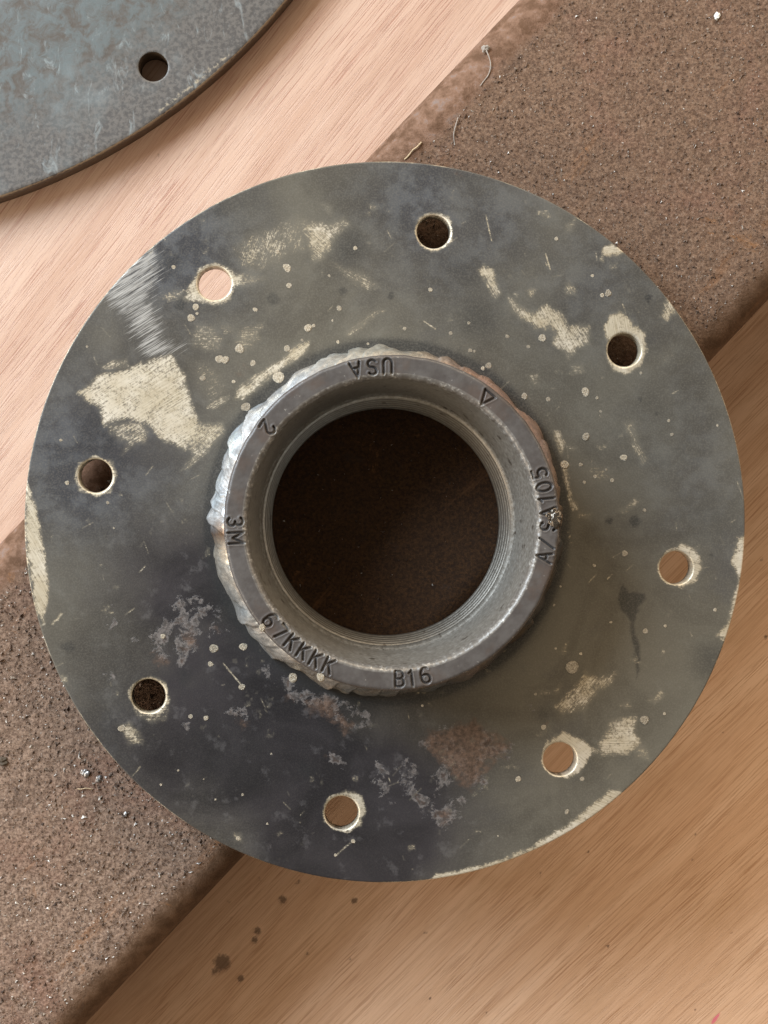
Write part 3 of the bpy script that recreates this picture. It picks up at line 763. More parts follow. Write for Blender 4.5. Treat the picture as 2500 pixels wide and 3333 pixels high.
def build_plate():
    V, F, code = holed_plate(37.4, 87.5, 5.0, Z_PLATE, (0, 0), 200, 1760, HOLES, 26, 26, 4.05, 0.38, 0.30)
    X, Y = V[:, 0], V[:, 1]
    u, v = project(X, Y, Z_PLATE)
    N = len(V)
    warp = 7.0
    uw = u + warp * 2 * (fbm(X / 1.2, Y / 1.2, 40, 4) - 0.5) + 16 * (fbm(X / 5, Y / 5, 41, 3) - 0.5)
    vw = v + warp * 2 * (fbm(X / 1.2, Y / 1.2, 42, 4) - 0.5) + 16 * (fbm(X / 5, Y / 5, 43, 3) - 0.5)
    bare, silver = np.zeros(N), np.zeros(N)
    sdir = np.stack([u / 13.4, v / 13.4, np.zeros(N)], -1)
    def field(poly, soft, ux, vx):
        lo, hi = poly.min(0) - 4 * soft - 20, poly.max(0) + 4 * soft + 20
        m = np.nonzero((ux > lo[0]) & (ux < hi[0]) & (vx > lo[1]) & (vx < hi[1]))[0]
        return m, sstep(-soft, soft, poly_sdf(poly, ux[m], vx[m]))
    for k, pts, cov, soft, ang in BARE:
        m, f = field(zpoly(k, pts), soft * 2.0, uw, vw)
        a = math.radians(ang)
        lu, lv = u[m] * math.cos(a) + v[m] * math.sin(a), -u[m] * math.sin(a) + v[m] * math.cos(a)
        val = cov * f
        up = val > bare[m]
        bare[m] = np.where(up, val, bare[m])
        sdir[m[up]] = np.stack([lu, lv, np.full(len(m), ang * 1.0)], -1)[up] / 13.4
    for k, pts, cov, soft, ang in SILVER:
        m, f = field(zpoly(k, pts), soft, uw, vw)
        a = math.radians(ang)
        lu, lv = u[m] * math.cos(a) + v[m] * math.sin(a), -u[m] * math.sin(a) + v[m] * math.cos(a)
        silver[m] = np.maximum(silver[m], cov * f)
        up = (f > 0.02) & (bare[m] < 0.2)
        sdir[m[up]] = np.stack([lu, lv, np.full(len(m), ang * 1.0)], -1)[up] / 13.4
    # sparse scattered scuffs over the ring
    sc = fbm(X / 2.6, Y / 2.6, 71, 4, 0.6)
    zone = fbm(X / 16, Y / 16, 72, 3)
    bare = np.maximum(bare, np.where((zone > 0.54) & (code == 0), 0.36 * sstep(0.66, 0.78, sc), 0))
    for rc, ac in HOLES:
        hd = np.hypot(X - rc * math.cos(ac), Y - rc * math.sin(ac))
        ha = np.arctan2(Y - rc * math.sin(ac), X - rc * math.cos(ac))
        bare = np.maximum(bare, (code == 0) * 0.9 * sstep(5.2, 4.5, hd + 1.2 * (fbm(np.cos(ha) * 2 + rc * ac, np.sin(ha) * 2, 79, 3) - 0.35)))
    # chamfers of the holes and the outer edge are worn bright in places
    edge_n = fbm(np.arctan2(Y, X) * 9, X * 0 + 3, 77, 3)
    th = np.degrees(np.arctan2(Y, X))
    edge_w = 0.28 + 0.5 * sstep(0.5, 0.65, edge_n) + 0.4 * ((th > 120) | (th < -165)) + 0.15 * (th > 95)
    bare = np.where(code == 2, 1.25 + 0.4 * (fbm(X, Y, 78, 3) - 0.5), bare)
    bare = np.where(code == 4, np.maximum(bare, edge_w), bare)
    bare = np.where(code >= 5, 0.15, bare)
    rs = random.Random(5)
    scr = [(2, 440, 930, 465, 1040, .75), (2, 698, 1095, 718, 1165, .8), (4, 172, 458, 222, 492, .7), (4, 1525, 1150, 1562, 1250, .55), (5, 965, 610, 1040, 700, .8), (5, 225, 440, 270, 395, .9), (5, 1525, 1375, 1455, 1435, .7), (5, 170, 450, 195, 440, .7), (6, 110, 1200, 160, 1150, .5), (6, 965, 245, 985, 225, .7)]
    for _ in range(110):
        a0, l0 = rs.choice((-0.6, -0.55, 0.9, 1.2)) + rs.uniform(-.35, .35), rs.uniform(12, 60)
        ax, ay = rs.uniform(0, 1659), rs.uniform(0, 1460)
        scr.append((rs.choice((3, 4, 5, 6)), ax, ay, ax + l0 * math.cos(a0), ay + l0 * math.sin(a0), rs.uniform(.38, .55)))
    for k, x0, y0, x1, y1, a in scr:
        p0, p1 = np.array(zp(k, x0, y0)), np.array(zp(k, x1, y1))
        m = np.nonzero((u > min(p0[0], p1[0]) - 8) & (u < max(p0[0], p1[0]) + 8) & (v > min(p0[1], p1[1]) - 8) & (v < max(p0[1], p1[1]) + 8) & (code == 0))[0]
        e = p1 - p0
        t = np.clip(((u[m] - p0[0]) * e[0] + (v[m] - p0[1]) * e[1]) / (e @ e), 0, 1)
        bare[m] = np.maximum(bare[m], a * sstep(4.2, 1.0, np.hypot(u[m] - p0[0] - t * e[0], v[m] - p0[1] - t * e[1])))
    flake, rust, dark = np.zeros(N), np.zeros(N), np.zeros(N)
    for k, pts, a in FLAKE:
        m, f = field(zpoly(k, pts), 30, uw, vw)
        flake[m] = np.maximum(flake[m], a * f)
    for k, pts, a in RUST:
        m, f = field(zpoly(k, pts), 58, uw, vw)
        rust[m] = np.maximum(rust[m], a * f)
    for k, x, y, r, a in DARK:
        cx, cy = zp(k, x, y)
        q = np.hypot(uw - cx, vw - cy) / (r / 1.3272)
        dark = np.maximum(dark, a * sstep(1.25, 0.6 if r < 40 else 0.1, q))
    m, f = field(zpoly(6, DRIP), 5, uw, vw)
    dark[m] = np.maximum(dark[m], 0.75 * f)
    # heat blackening next to the weld, of uneven width
    rr = np.hypot(X, Y)
    hw = 2.2 + 3.2 * fbm(np.cos(np.arctan2(Y, X)) * 3, np.sin(np.arctan2(Y, X)) * 3, 81, 3)
    hw = hw * (1 + 0.9 * sstep(-170, -140, th) * sstep(-60, -100, th))
    dark = np.maximum(dark, 0.50 * sstep(43 + hw, 43.2, rr) + 0.4 * sstep(45.2, 43.9, rr))
    dark = np.where(code == 3, 0.45, dark)
    def g(cx, cy, r):
        return np.exp(-((u - cx) ** 2 + (v - cy) ** 2) / (r * r))
    ln = fbm(X / 20, Y / 20, 90, 4)
    purple = np.clip(1.5 * np.maximum.reduce([g(820, 2300, 470), g(1150, 2650, 380), g(600, 1950, 280) * 0.8, g(480, 1350, 260) * 0.35]) * (0.55 + 0.9 * ln), 0, 1)  # heat tint plus the dark lower-left reflection, put into the colour
    blue = np.clip(np.maximum.reduce([g(1450, 640, 330), g(560, 830, 280) * 1.0, g(280, 1500, 330) * 1.0, g(2300, 1500, 350) * .5, g(1000, 2750, 260) * .6, g(400, 2350, 250) * .6, g(1950, 900, 300) * .5]) * (0.5 + 1.0 * ln), 0, 1)  # blue scale and cool reflections, both put into the colour
    Z = V[:, 2].copy()
    top = code == 0
    V[:, 2] = np.where(top, Z + 0.06 * (fbm(X / 9, Y / 9, 93, 3) - 0.5), Z)
    o = mesh_obj('plate', V, F, M_PLATE, flange, {'bare': bare, 'sdir': sdir, 'silver': silver, 'flake': flake, 'rust': rust, 'dark': dark, 'purple': purple, 'blue': blue})
    return o
build_plate()

# stroke letters, unit height, centred on (0, 0.5); tops towards the bore
def arc(cx, cy, rx, ry, a0, a1, n=14):
    return [(cx + rx * math.cos(math.radians(a0 + (a1 - a0) * i / n)), cy + ry * math.sin(math.radians(a0 + (a1 - a0) * i / n))) for i in range(n + 1)]
GLYPH = {
    'U': [[(-.27, 1), (-.27, .3)] + arc(0, .28, .27, .28, 180, 360) + [(.27, .3), (.27, 1)]],
    'S': [arc(0, .745, .25, .25, 30, 270)[0:] + arc(0, .25, .27, .245, 90, -150)],
    'A': [[(-.33, 0), (0, 1), (.33, 0)], [(-.2, .36), (.2, .36)]],
    '/': [[(-.28, -.02), (.28, 1.02)]],
    '1': [[(-.14, .82), (.02, 1), (.02, 0)]],
    '0': [arc(0, .5, .28, .5, 0, 360, 26)],
    '5': [[(.26, 1), (-.22, 1), (-.25, .58)] + arc(-.02, .32, .28, .32, 125, -140)],
    'B': [[(-.26, 0), (-.26, 1)] + [(0, 1)] + arc(.02, .76, .22, .24, 90, -90) + [(-.26, .52)], [(.02, .52)] + arc(.03, .26, .26, .26, 90, -90) + [(-.26, 0)]],
    '6': [[(.2, .95)] + arc(.03, .55, .31, .44, 75, 180) + arc(0, .29, .28, .29, 180, 540, 22)],
    '7': [[(-.28, 1), (.28, 1), (-.06, 0)]],
    'K': [[(-.25, 0), (-.25, 1)], [(.28, 1), (-.25, .42)], [(-.04, .62), (.3, 0)]],
    '3': [arc(0, .75, .25, .25, 150, -90) + arc(0, .25, .27, .25, 90, -150)],
    'M': [[(-.36, 0), (-.36, 1), (0, .3), (.36, 1), (.36, 0)]],
    '2': [arc(0, .72, .27, .28, 170, -30) + [(-.3, 0), (.3, 0)]],
    '^': [[(-.42, 0.02), (0, .98), (.42, 0.02), (-.42, 0.02)]],
}
STAMPS = [('U', 91.7, 0), ('S', 97.35, 0), ('A', 103.4, 0), ('^', 52.9, .25), ('A', -12.8, .05), ('/', -7.7, 0), ('S', -1.4, 0), ('A', 3.5, 0), ('1', 8.7, 0), ('0', 13.2, 0), ('5', 18.5, .1),
          ('B', -87.4, 0), ('1', -82.9, 0), ('6', -77.8, 0), ('6', -141.4, .1), ('7', -135.6, .1), ('K', -130.3, .1), ('K', -124.8, .05), ('K', -119.4, .05), ('K', -114.1, .05), ('3', 179.6, 0), ('M', -174.4, 0), ('2', 142.6, .1)]

def build_coupling():
    NTH = 1600
    th = np.arange(NTH) * 2 * math.pi / NTH
    RO, RI = 38.07, 32.6
    prof = []                                        # (r, z, kind)
    for z in np.linspace(Z_BAR, 88.9, 22):
        prof.append((RO, z, 0))
    for a in np.linspace(0.2, 1.4, 5):
        prof.append((RO - 0.9 + 0.9 * math.cos(a), Z_TOP - 0.9 + 0.9 * math.sin(a), 1))
    for r in np.linspace(RO - 0.95, RI + 1.45, 36):
        prof.append((r, Z_TOP, 2))
    for a in np.linspace(0.12, 1.40, 11):
        prof.append((RI + 1.4 - 1.4 * math.sin(a), Z_TOP - 1.8 + 1.8 * math.cos(a), 3))
    for f in np.linspace(0, 1, 22):
        prof.append((RI - 0.05 - 1.55 * f, Z_TOP - 1.9 - 21.6 * f, 4))
    prof += [(31.0, 66.2, 4), (31.12, 65.9, 5), (31.12, 65.3, 5), (30.75, 65.0, 5), (30.65, 64.6, 4)]
    zs = np.linspace(64.3, Z_BAR + 1, 80)
    for z in zs:
        prof.append((30.4 - 1.75 * (64.3 - z) / 12.3, z, 6))
    prof += [(28.6, Z_BAR + 0.4, 6), (29.3, Z_BAR + 0.02, 6)]
    prof = np.array(prof)
    r, z, k = prof[:, 0], prof[:, 1], prof[:, 2]
    Rg = np.repeat(r[:, None], NTH, 1)
    Zg = np.repeat(z[:, None], NTH, 1)
    Kg = np.repeat(k[:, None], NTH, 1)
    T = np.repeat(th[None], len(r), 0)
    X0, Y0 = Rg * np.cos(T), Rg * np.sin(T)
    # screw thread
    ph = (Zg / 2.21 + T / (2 * math.pi)) % 1.0
    tri = 1 - 2 * np.abs(ph - 0.5)
    Rg = np.where(Kg == 6, Rg - 0.75 * (1 - sstep(0.0, 0.9, tri)) * sstep(Z_BAR + 0.4, Z_BAR + 2, Zg), Rg)
    # stamped characters
    depth = np.zeros_like(Rg)
    halo = np.zeros_like(Rg)
    HT, RM, SW = 3.4, 35.45, 0.33
    top = np.nonzero((k == 2) | (k == 1) | (k == 3))[0]
    for ch, ad, dr in STAMPS:
        a0 = math.radians(ad)
        rot = random.uniform(-0.05, 0.05)
        dth = (th - a0 + math.pi) % (2 * math.pi) - math.pi
        js = np.nonzero(np.abs(dth) < 0.085)[0]
        rr, dt = np.meshgrid(r[top], dth[js], indexing='ij')
        U = dt * rr / HT
        Vv = (RM - dr - rr) / HT + 0.5
        U, Vv = U * math.cos(rot) + (Vv - .5) * math.sin(rot), -U * math.sin(rot) + (Vv - .5) * math.cos(rot) + 0.5
        dist = np.full(U.shape, 9.0)
        for line in GLYPH[ch]:
            for (x0, y0), (x1, y1) in zip(line[:-1], line[1:]):
                ex, ey = x1 - x0, y1 - y0
                t = np.clip(((U - x0) * ex + (Vv - y0) * ey) / max(ex * ex + ey * ey, 1e-9), 0, 1)
                dist = np.minimum(dist, np.hypot(U - x0 - t * ex, Vv - y0 - t * ey))
        dist *= HT
        dep = sstep(SW * 1.25, SW * 0.25, dist)
        hl = sstep(SW * 3.0, SW * 1.2, dist)
        sub = np.ix_(top, js)
        depth[sub] = np.maximum(depth[sub], dep)
        halo[sub] = np.maximum(halo[sub], hl)
    n1 = fbm(X0 / 3 + 50, Y0 / 3 + 50, 101, 4)
    lump = np.where((Kg == 1) | (Kg == 2) | (Kg == 3), 1.0, 0.0)
    Zg = Zg - 0.52 * depth + 0.10 * halo * (1 - depth) + lump * 0.16 * (n1 - 0.5)
    Rg = Rg + np.where((Kg == 0) | (Kg == 1), 0.25 * (fbm(T * 14, Zg / 3, 103, 3) - 0.5), 0) + np.where(Kg == 3, 0.35 * (fbm(T * 30, Zg / 3 + T * 2, 104, 3) - 0.5), 0)
    # a few dents in the face
    worn = np.where(Kg == 1, 0.30, 0) + np.where(Kg == 3, 0.24, 0)
    deg = np.degrees(T)
    lit = 0.5 + 0.5 * np.cos(np.radians(deg - 320))
    worn = worn + np.where(Kg == 3, 0.25 * fbm(T * 20, T * 3, 105, 3), 0) + 0.35 * sstep(0.62, 0.75, fbm(X0 / 1.5, Y0 / 1.5, 106, 4)) * (Kg == 2)
    worn *= 1 - depth
    grime = np.clip(0.40 * depth * (0.4 + 1.2 * n1) + 0.75 * (Kg == 5), 0, 1)
    bore = np.where(Kg >= 4, 1.0, np.where(Kg == 3, 0.35, 0))
    deep = np.where(Kg == 6, 0.08 + 0.75 * (1 - sstep(0.15, 0.7, tri)), 0) + np.where(Kg >= 5, 0.1, 0)  # thread colour darkened in bands to deepen the bore shade
    V = np.stack([Rg * np.cos(T), Rg * np.sin(T), Zg], -1).reshape(-1, 3)
    F = grid_faces(len(r), NTH, wrap=True)[:, ::-1]
    o = mesh_obj('coupling', V, F, M_COUP, flange, {'grime': grime.ravel(), 'worn': worn.ravel(), 'bore': bore.ravel(), 'deep': deep.ravel()})
    o['label'] = 'grey forged coupling stamped USA, A/SA105, B16, 67KKKK, 3M, 2 and a triangle'
build_coupling()

def build_weld():
    NTH, NS = 1500, 26
    th = np.arange(NTH) * 2 * math.pi / NTH
    deg = np.degrees(th)
    # ripple phase advances unevenly
    step = 1 + 0.75 * (fbm(th * 4, th * 0, 120, 3) - 0.5) * 2
    ph = np.cumsum(step) / step.sum() * 42
    outr = 42.5 + 1.6 * (fbm(np.cos(th) * 4 + 9, np.sin(th) * 4 + 9, 121, 3) - 0.5) * 2
    s = np.linspace(0, 1, NS)
    Sg, T = np.meshgrid(s, th, indexing='ij')
    warp = 0.9 * (fbm(T * 9, Sg * 2.5, 128, 3) - 0.5)
    PH = np.repeat(ph[None], NS, 0) + 1.1 * Sg + warp
    fr = PH % 1.0
    cell = hash2(np.floor(PH), np.zeros_like(PH), 3)
    saw = (fr ** 0.8) * sstep(1.0, 0.82, fr) * (0.35 + 0.9 * cell)
    amp = 0.35 + 0.9 * fbm(T * 5, T * 0 + 4, 122, 3)
    top_h = 10.0 + 3.0 * (fbm(th * 6, th * 0 + 2, 124, 3) - 0.5)
    # convex fillet from coupling wall to plate
    a = Sg * math.pi / 2
    Rw = 37.9 + (outr[None] - 37.9 + 1.5 * amp * (saw - 0.3) * sstep(0.25, 1, Sg)) * (0.15 * Sg + 0.85 * np.sin(a))
    Zw = Z_PLATE - 0.3 + top_h[None] * (0.25 * (1 - Sg) + 0.75 * np.cos(a))
    n = np.stack([np.cos(T) * 0.7, np.sin(T) * 0.7, np.full_like(T, 0.7)], -1)
    smear = fbm(PH * 0.9, Sg * 2.2 + T * 3, 125, 2) - 0.5
    dsp = (0.34 * amp * (saw - 0.3) + 0.55 * smear + 0.035 * np.sin(PH * 2 * math.pi * 4)) * np.sin(math.pi * np.clip(Sg * 0.95 + 0.05, 0, 1))
    V = np.stack([Rw * np.cos(T), Rw * np.sin(T), Zw], -1) + n * dsp[..., None]
    V[..., 2] = np.where(Sg > 0.97, np.minimum(V[..., 2], Z_PLATE - 0.15), np.maximum(V[..., 2], Z_PLATE - 0.3))
    keys = [(0, (.30, .25, .21)), (25, (.58, .40, .33)), (60, (.68, .46, .38)), (80, (.70, .62, .50)), (100, (.74, .72, .64)), (125, (.78, .82, .85)), (178, (.80, .85, .88)), (184, (.25, .17, .12)), (190, (.66, .62, .53)), (215, (.58, .60, .60)), (240, (.62, .57, .50)), (262, (.40, .38, .35)), (285, (.28, .25, .22)), (300, (.38, .29, .24)), (320, (.16, .14, .125)), (360, (.20, .17, .15))]  # heat tints by angle, with left sky reflection and lower-right shade painted in
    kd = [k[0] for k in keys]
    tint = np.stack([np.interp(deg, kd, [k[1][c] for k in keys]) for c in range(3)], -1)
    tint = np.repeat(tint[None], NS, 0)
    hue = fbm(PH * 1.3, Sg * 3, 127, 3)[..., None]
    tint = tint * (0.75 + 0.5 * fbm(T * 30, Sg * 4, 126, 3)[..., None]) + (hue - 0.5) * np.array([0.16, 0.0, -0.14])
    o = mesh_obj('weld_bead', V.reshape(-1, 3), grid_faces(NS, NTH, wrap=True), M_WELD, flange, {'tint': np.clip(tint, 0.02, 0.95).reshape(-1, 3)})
build_weld()

# weld spatter, each drop a small flattened dome fused to the plate
def bead_mesh(seed):
    rg = random.Random(seed)
    n = 12
    bm = bmesh.new()
    prof = ((1.06, -0.10), (1.0, 0.10), (0.86, 0.27), (0.55, 0.36))
    w = [1 + 0.3 * rg.uniform(-1, 1) for _ in range(n)]
    w = [(w[i - 1] + 2 * w[i] + w[(i + 1) % n]) / 4 for i in range(n)]
    rings = []
    for r, z in prof:
        rings.append([bm.verts.new((r * w[i] * math.cos(2 * math.pi * i / n), r * w[i] * math.sin(2 * math.pi * i / n), z + 0.03 * rg.uniform(-1, 1))) for i in range(n)])
    top = bm.verts.new((0.1, 0.05, 0.34 if seed % 2 else 0.22))
    for a, b in zip(rings[:-1], rings[1:]):
        for i in range(n):
            bm.faces.new((a[i], a[(i + 1) % n], b[(i + 1) % n], b[i]))
    for i in range(n):
        bm.faces.new((rings[-1][i], rings[-1][(i + 1) % n], top))
    for f in bm.faces:
        f.smooth = True
    me = bpy.data.meshes.new('spatter_bead')
    bm.to_mesh(me)
    bm.free()
    me.materials.append(M_BEAD)
    return me
BEADS = [(3, 845, 398, 15), (3, 825, 445, 17), (3, 1240, 228, 18), (3, 1248, 305, 12), (3, 1330, 490, 18), (3, 1102, 408, 9), (3, 1465, 402, 11), (3, 1535, 143, 9), (3, 1035, 577, 20), (3, 948, 622, 17), (3, 972, 628, 17), (3, 1092, 640, 11), (3, 1205, 700, 22), (3, 1247, 690, 20), (3, 1268, 678, 18), (3, 1062, 830, 20), (3, 1008, 720, 9), (3, 875, 705, 12), (3, 1240, 575, 14), (3, 750, 225, 8), (3, 290, 1157, 9), (3, 465, 1243, 8), (3, 262, 973, 7), (3, 1198, 158, 9), (3, 852, 425, 6), (3, 1355, 478, 7), (3, 1460, 548, 7), (3, 1590, 556, 7), (3, 1436, 455, 5), (3, 1422, 262, 6), (3, 1305, 540, 6), (3, 492, 1352, 5), (3, 376, 568, 5),
         (4, 200, 323, 10), (4, 532, 523, 9), (4, 684, 532, 16), (4, 623, 568, 7), (4, 452, 650, 14), (4, 427, 662, 9), (4, 606, 782, 13), (4, 710, 797, 11), (4, 870, 765, 18), (4, 873, 957, 15), (4, 1035, 1048, 14), (4, 968, 338, 16), (4, 942, 346, 9), (4, 783, 1080, 20), (4, 900, 262, 6), (4, 1110, 682, 6), (4, 745, 102, 8), (4, 920, 790, 8), (4, 1243, 948, 8), (4, 1440, 910, 6), (4, 865, 1155, 6), (4, 985, 1145, 8), (4, 912, 1130, 9), (4, 372, 585, 9), (4, 390, 588, 6), (4, 90, 490, 8), (4, 288, 510, 8), (4, 935, 848, 6), (4, 850, 1078, 8), (4, 1125, 1275, 7), (4, 960, 1100, 6), (4, 365, 467, 7), (4, 1230, 888, 6),
         (6, 815, 625, 27), (6, 1125, 855, 18), (6, 1040, 135, 12), (6, 908, 187, 8), (6, 762, 277, 5), (6, 735, 358, 5), (6, 1128, 470, 10), (6, 1215, 448, 7), (6, 1430, 378, 8), (6, 580, 1110, 14), (6, 857, 1107, 10), (6, 690, 885, 10), (6, 165, 792, 5), (6, 742, 545, 5), (6, 850, 568, 6), (6, 980, 432, 6), (6, 1212, 828, 8), (6, 790, 1250, 9), (6, 655, 742, 6), (6, 492, 1355, 4),
         (5, 910, 612, 12), (5, 1045, 712, 16), (5, 1265, 668, 22), (5, 925, 545, 18), (5, 1050, 537, 18), (5, 704, 492, 12), (5, 525, 890, 14), (5, 890, 845, 11), (5, 825, 838, 10), (5, 1028, 1365, 9), (5, 1525, 1378, 9), (5, 1450, 1438, 7), (5, 770, 1072, 5), (5, 1012, 347, 8), (5, 930, 1198, 5), (5, 1048, 1177, 5), (5, 695, 1133, 5), (5, 1155, 1302, 5), (5, 1172, 1000, 5), (5, 880, 1110, 4)]
bead_meshes = [bead_mesh(i) for i in range(6)]
for i, (k, x, y, r) in enumerate(BEADS):
    wx, wy = place(*zp(k, x, y), Z_PLATE)
    if math.hypot(wx, wy) < 43:
        continue
    o = bpy.data.objects.new('spatter_bead', bead_meshes[i % 6])
    rm = r / 1.3272 / 13.424
    o.location = (wx * MM, wy * MM, (Z_PLATE - Z_BAR) * MM)
    o.rotation_euler = (0, 0, random.uniform(0, 6.28))
    o.scale = (rm * MM * random.uniform(.85, 1.12), rm * MM * random.uniform(.85, 1.12), rm * MM * random.uniform(.35, .65))
    COL.objects.link(o)
    o.parent = flange

def lumpy(name, cx, cy, z, r, hz, mat, parent, seed, amp=0.35, freq=2.2):
    bm = bmesh.new()
    bmesh.ops.create_icosphere(bm, subdivisions=4, radius=1.0)
    co = np.array([v.co[:] for v in bm.verts])
    nn = fbm(co[:, 0] * freq + co[:, 2] * 1.7 + 30, co[:, 1] * freq - co[:, 2] + 30, seed, 4, 0.6)
    for v, q in zip(bm.verts, nn):
        v.co *= 1 + amp * 2 * (q - 0.5)
    for f in bm.faces:
        f.smooth = True
    me = bpy.data.meshes.new(name)
    bm.to_mesh(me)
    bm.free()
    me.materials.append(mat)
    o = bpy.data.objects.new(name, me)
    o.scale = (r * MM, r * MM * 1.25, hz * MM)
    base = parent.location if parent else (0, 0, 0)
    o.location = (cx * MM - base[0], cy * MM - base[1], z * MM - base[2])
    COL.objects.link(o)
    o.parent = parent
    return o
sx, sy = place(1260 + 1425 / 2.592, 1080 + 1575 / 2.592, Z_TOP)
lumpy('slag_blob', sx, sy, Z_TOP - 0.4, 1.75, 1.25, M_SLAG, flange, 5, 0.5, 1.5)['label'] = 'glossy dark spatter lump over the stamped letters'
sx, sy = place(1260 + 1370 / 2.592, 1080 + 1560 / 2.592, Z_TOP)
lumpy('slag_blob', sx, sy, Z_TOP - 0.3, 0.9, 0.7, M_SLAG, flange, 9, 0.5, 1.4)
sx, sy = place(660 + 535 / 2.765, 1680 + 1005 / 2.765, Z_TOP)
lumpy('spatter_bead', sx, sy, Z_TOP - 0.2, 0.75, 0.45, M_BEAD, flange, 12, 0.15)
sx, sy = place(660 + 1065 / 2.765, 1680 + 1445 / 2.765, Z_TOP)
lumpy('spatter_bead', sx, sy, Z_TOP - 0.6, 0.95, 0.6, M_BEAD, flange, 13, 0.2)

# ------------------------------------------------------------------ filings and crumbs
def build_grit():
    n = 34000
    h = BAR['h']
    s = RNG.uniform(-195, 195, n)
    q = RNG.uniform(-(h - 7), h - 9.5, n)
    # denser and coarser towards the lower-left end
    lower = s < 0
    acc = (RNG.random(n) < np.where(lower, 1.0, 0.8)) & ((np.hypot(*bar_point(s, q)) > 40) | (RNG.random(n) < 0.03))
    s, q = s[acc], q[acc]
    lower = s < 0
    n = len(s)
    size = np.where(lower, RNG.gamma(1.8, 0.085, n) + 0.09, RNG.gamma(1.8, 0.060, n) + 0.08)
    size = np.clip(size, 0.08, 0.85)
    X, Y = bar_point(s, q)
    base = np.array([[1, 0, -.3], [-.4, .9, -.3], [-.6, -.8, -.3], [.1, .05, .75], [-.2, .3, .2]])
    fcs = np.array([[0, 1, 3], [1, 2, 3], [2, 0, 3], [0, 2, 1], [1, 4, 3], [2, 4, 1]])
    V = np.repeat(base[None, :4], n, 0) * RNG.uniform(0.55, 1.35, (n, 4, 3))
    a = RNG.uniform(0, 6.28, n)
    c_, s_ = np.cos(a)[:, None], np.sin(a)[:, None]
    el = RNG.uniform(0.7, 1.8, n)[:, None]
    x, y = V[..., 0] * el, V[..., 1] / el
    V = np.stack([x * c_ - y * s_, x * s_ + y * c_, V[..., 2]], -1) * size[:, None, None]
    V[..., 0] += X[:, None]
    V[..., 1] += Y[:, None]
    V[..., 2] += Z_BAR + 0.16
    F = (fcs[None, :4] + 4 * np.arange(n)[:, None, None]).reshape(-1, 3)
    shade = np.clip(RNG.beta(1.3, 1.5, n) + np.where(RNG.random(n) < np.where(lower, 0.22, 0.10), 0.5, 0), 0, 1)
    o = mesh_obj('metal_filings', V.reshape(-1, 3), F, M_GRIT, attrs={'shade': np.repeat(shade, 4)}, smooth=False)
    tag(o, 'grey and brown metal filings scattered over the rusty bar', 'filings', kind='stuff')
build_grit()

def strand(name, pts, k, z, rad, mat, label, cat, lift=0.3):
    P = [place(*zp(k, x, y), z) for x, y in pts]
    P = np.array([(x, y, z + lift + 0.25 * math.sin(i * 1.3)) for i, (x, y) in enumerate(P)])
    # smooth polyline
    for _ in range(3):
        Q = [P[0]]
        for a, b in zip(P[:-1], P[1:]):
            Q += [a * .75 + b * .25, a * .25 + b * .75]
        Q.append(P[-1])
        P = np.array(Q)
    m = 6
    T = np.gradient(P, axis=0)
    T /= np.linalg.norm(T, axis=1)[:, None]
    Nn = np.cross(T, [0, 0, 1])
    Nn /= np.linalg.norm(Nn, axis=1)[:, None]
    Bn = np.cross(T, Nn)
    rr = rad * (0.7 + 0.6 * RNG.random(len(P)))
    rr[0] *= .3; rr[-1] *= .3
    V = np.concatenate([[P[i] + rr[i] * (math.cos(2 * math.pi * j / m) * Nn[i] + math.sin(2 * math.pi * j / m) * Bn[i]) for j in range(m)] for i in range(len(P))])
    o = mesh_obj(name, V, grid_faces(len(P), m, wrap=True), mat)
    return tag(o, label, cat)
M_FIB = mat_plain('dusty_fibre', (0.34, 0.30, 0.26), 0.8)
M_WHITE = mat_plain('white_chip', (0.78, 0.77, 0.72), 0.5)
M_STEELC = mat_plain('bright_chip', (0.40, 0.39, 0.38), 0.3, 0.7)
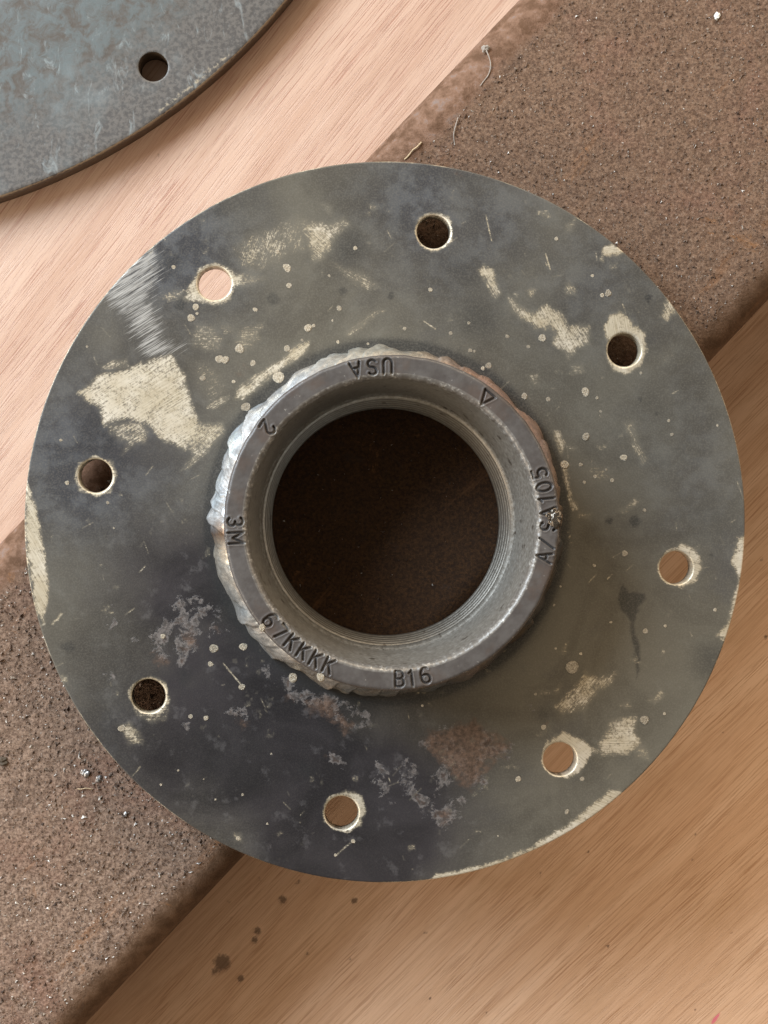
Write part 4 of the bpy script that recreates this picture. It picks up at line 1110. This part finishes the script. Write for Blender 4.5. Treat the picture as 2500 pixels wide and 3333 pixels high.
M_TAN = mat_plain('tan_crumb', (0.50, 0.38, 0.24), 0.8)
strand('fibre', [(440, 215), (452, 245), (462, 280), (455, 320), (430, 352), (415, 372)], 2, Z_BAR, 0.14, M_FIB, 'longer curved grey fibre near the upper left edge of the rusty bar', 'fibre')
strand('fibre', [(320, 508), (310, 540), (300, 578), (302, 605), (306, 628)], 2, Z_BAR, 0.14, M_FIB, 'shorter pale fibre on the rusty bar above the flange rim', 'fibre')
strand('swarf_curl', [(162, 615), (140, 640), (122, 650), (108, 672), (88, 690)], 2, Z_BAR, 0.2, M_TAN, 'tan crumbly curl of swarf on the bar touching the top of the flange rim', 'swarf')
strand('swarf_curl', [(335, 310), (352, 312), (372, 306), (400, 312)], 7, Z_BAR, 0.13, M_TAN, 'small rust coloured curl of swarf on the lower left of the bar', 'swarf')
def chip(name, k, x, y, z, r, mat, label, cat, seed):
    cx, cy = place(*zp(k, x, y), z)
    o = lumpy(name, cx, cy, z + r * 0.35, r, r * 0.6, mat, None, seed, 0.95, 1.9)
    o.rotation_euler = (0, 0, seed * 1.1)
    return tag(o, label, cat)
chip('paint_chip', 2, 1440, 68, Z_BAR, 0.7, M_WHITE, 'bright white chip lying on the bar near the top right corner', 'chip', 31)
chip('metal_chip', 7, 365, 243, Z_BAR, 0.85, M_STEELC, 'larger shiny silver chip on the bar left of the flange', 'chip', 33)
chip('metal_chip', 7, 428, 268, Z_BAR, 0.6, M_STEELC, 'smaller shiny silver chip just below the larger one on the bar', 'chip', 34)
chip('metal_chip', 7, 543, 420, Z_BAR, 0.4, M_STEELC, 'tiny bluish chip on the bar close to the lower left rim of the flange', 'chip', 37)
chip('lint_tuft', 2, 440, 210, Z_BAR - 0.6, 0.75, M_FIB, 'grey tuft of lint at the top end of the longer fibre', 'lint', 39)
chip('dirt_crumb', 7, 10, 190, Z_BAR, 0.9, mat_plain('olive_dirt', (0.085, 0.065, 0.045), 0.8), 'dark brown crumb of dirt on the bar at the left border', 'crumb', 41)
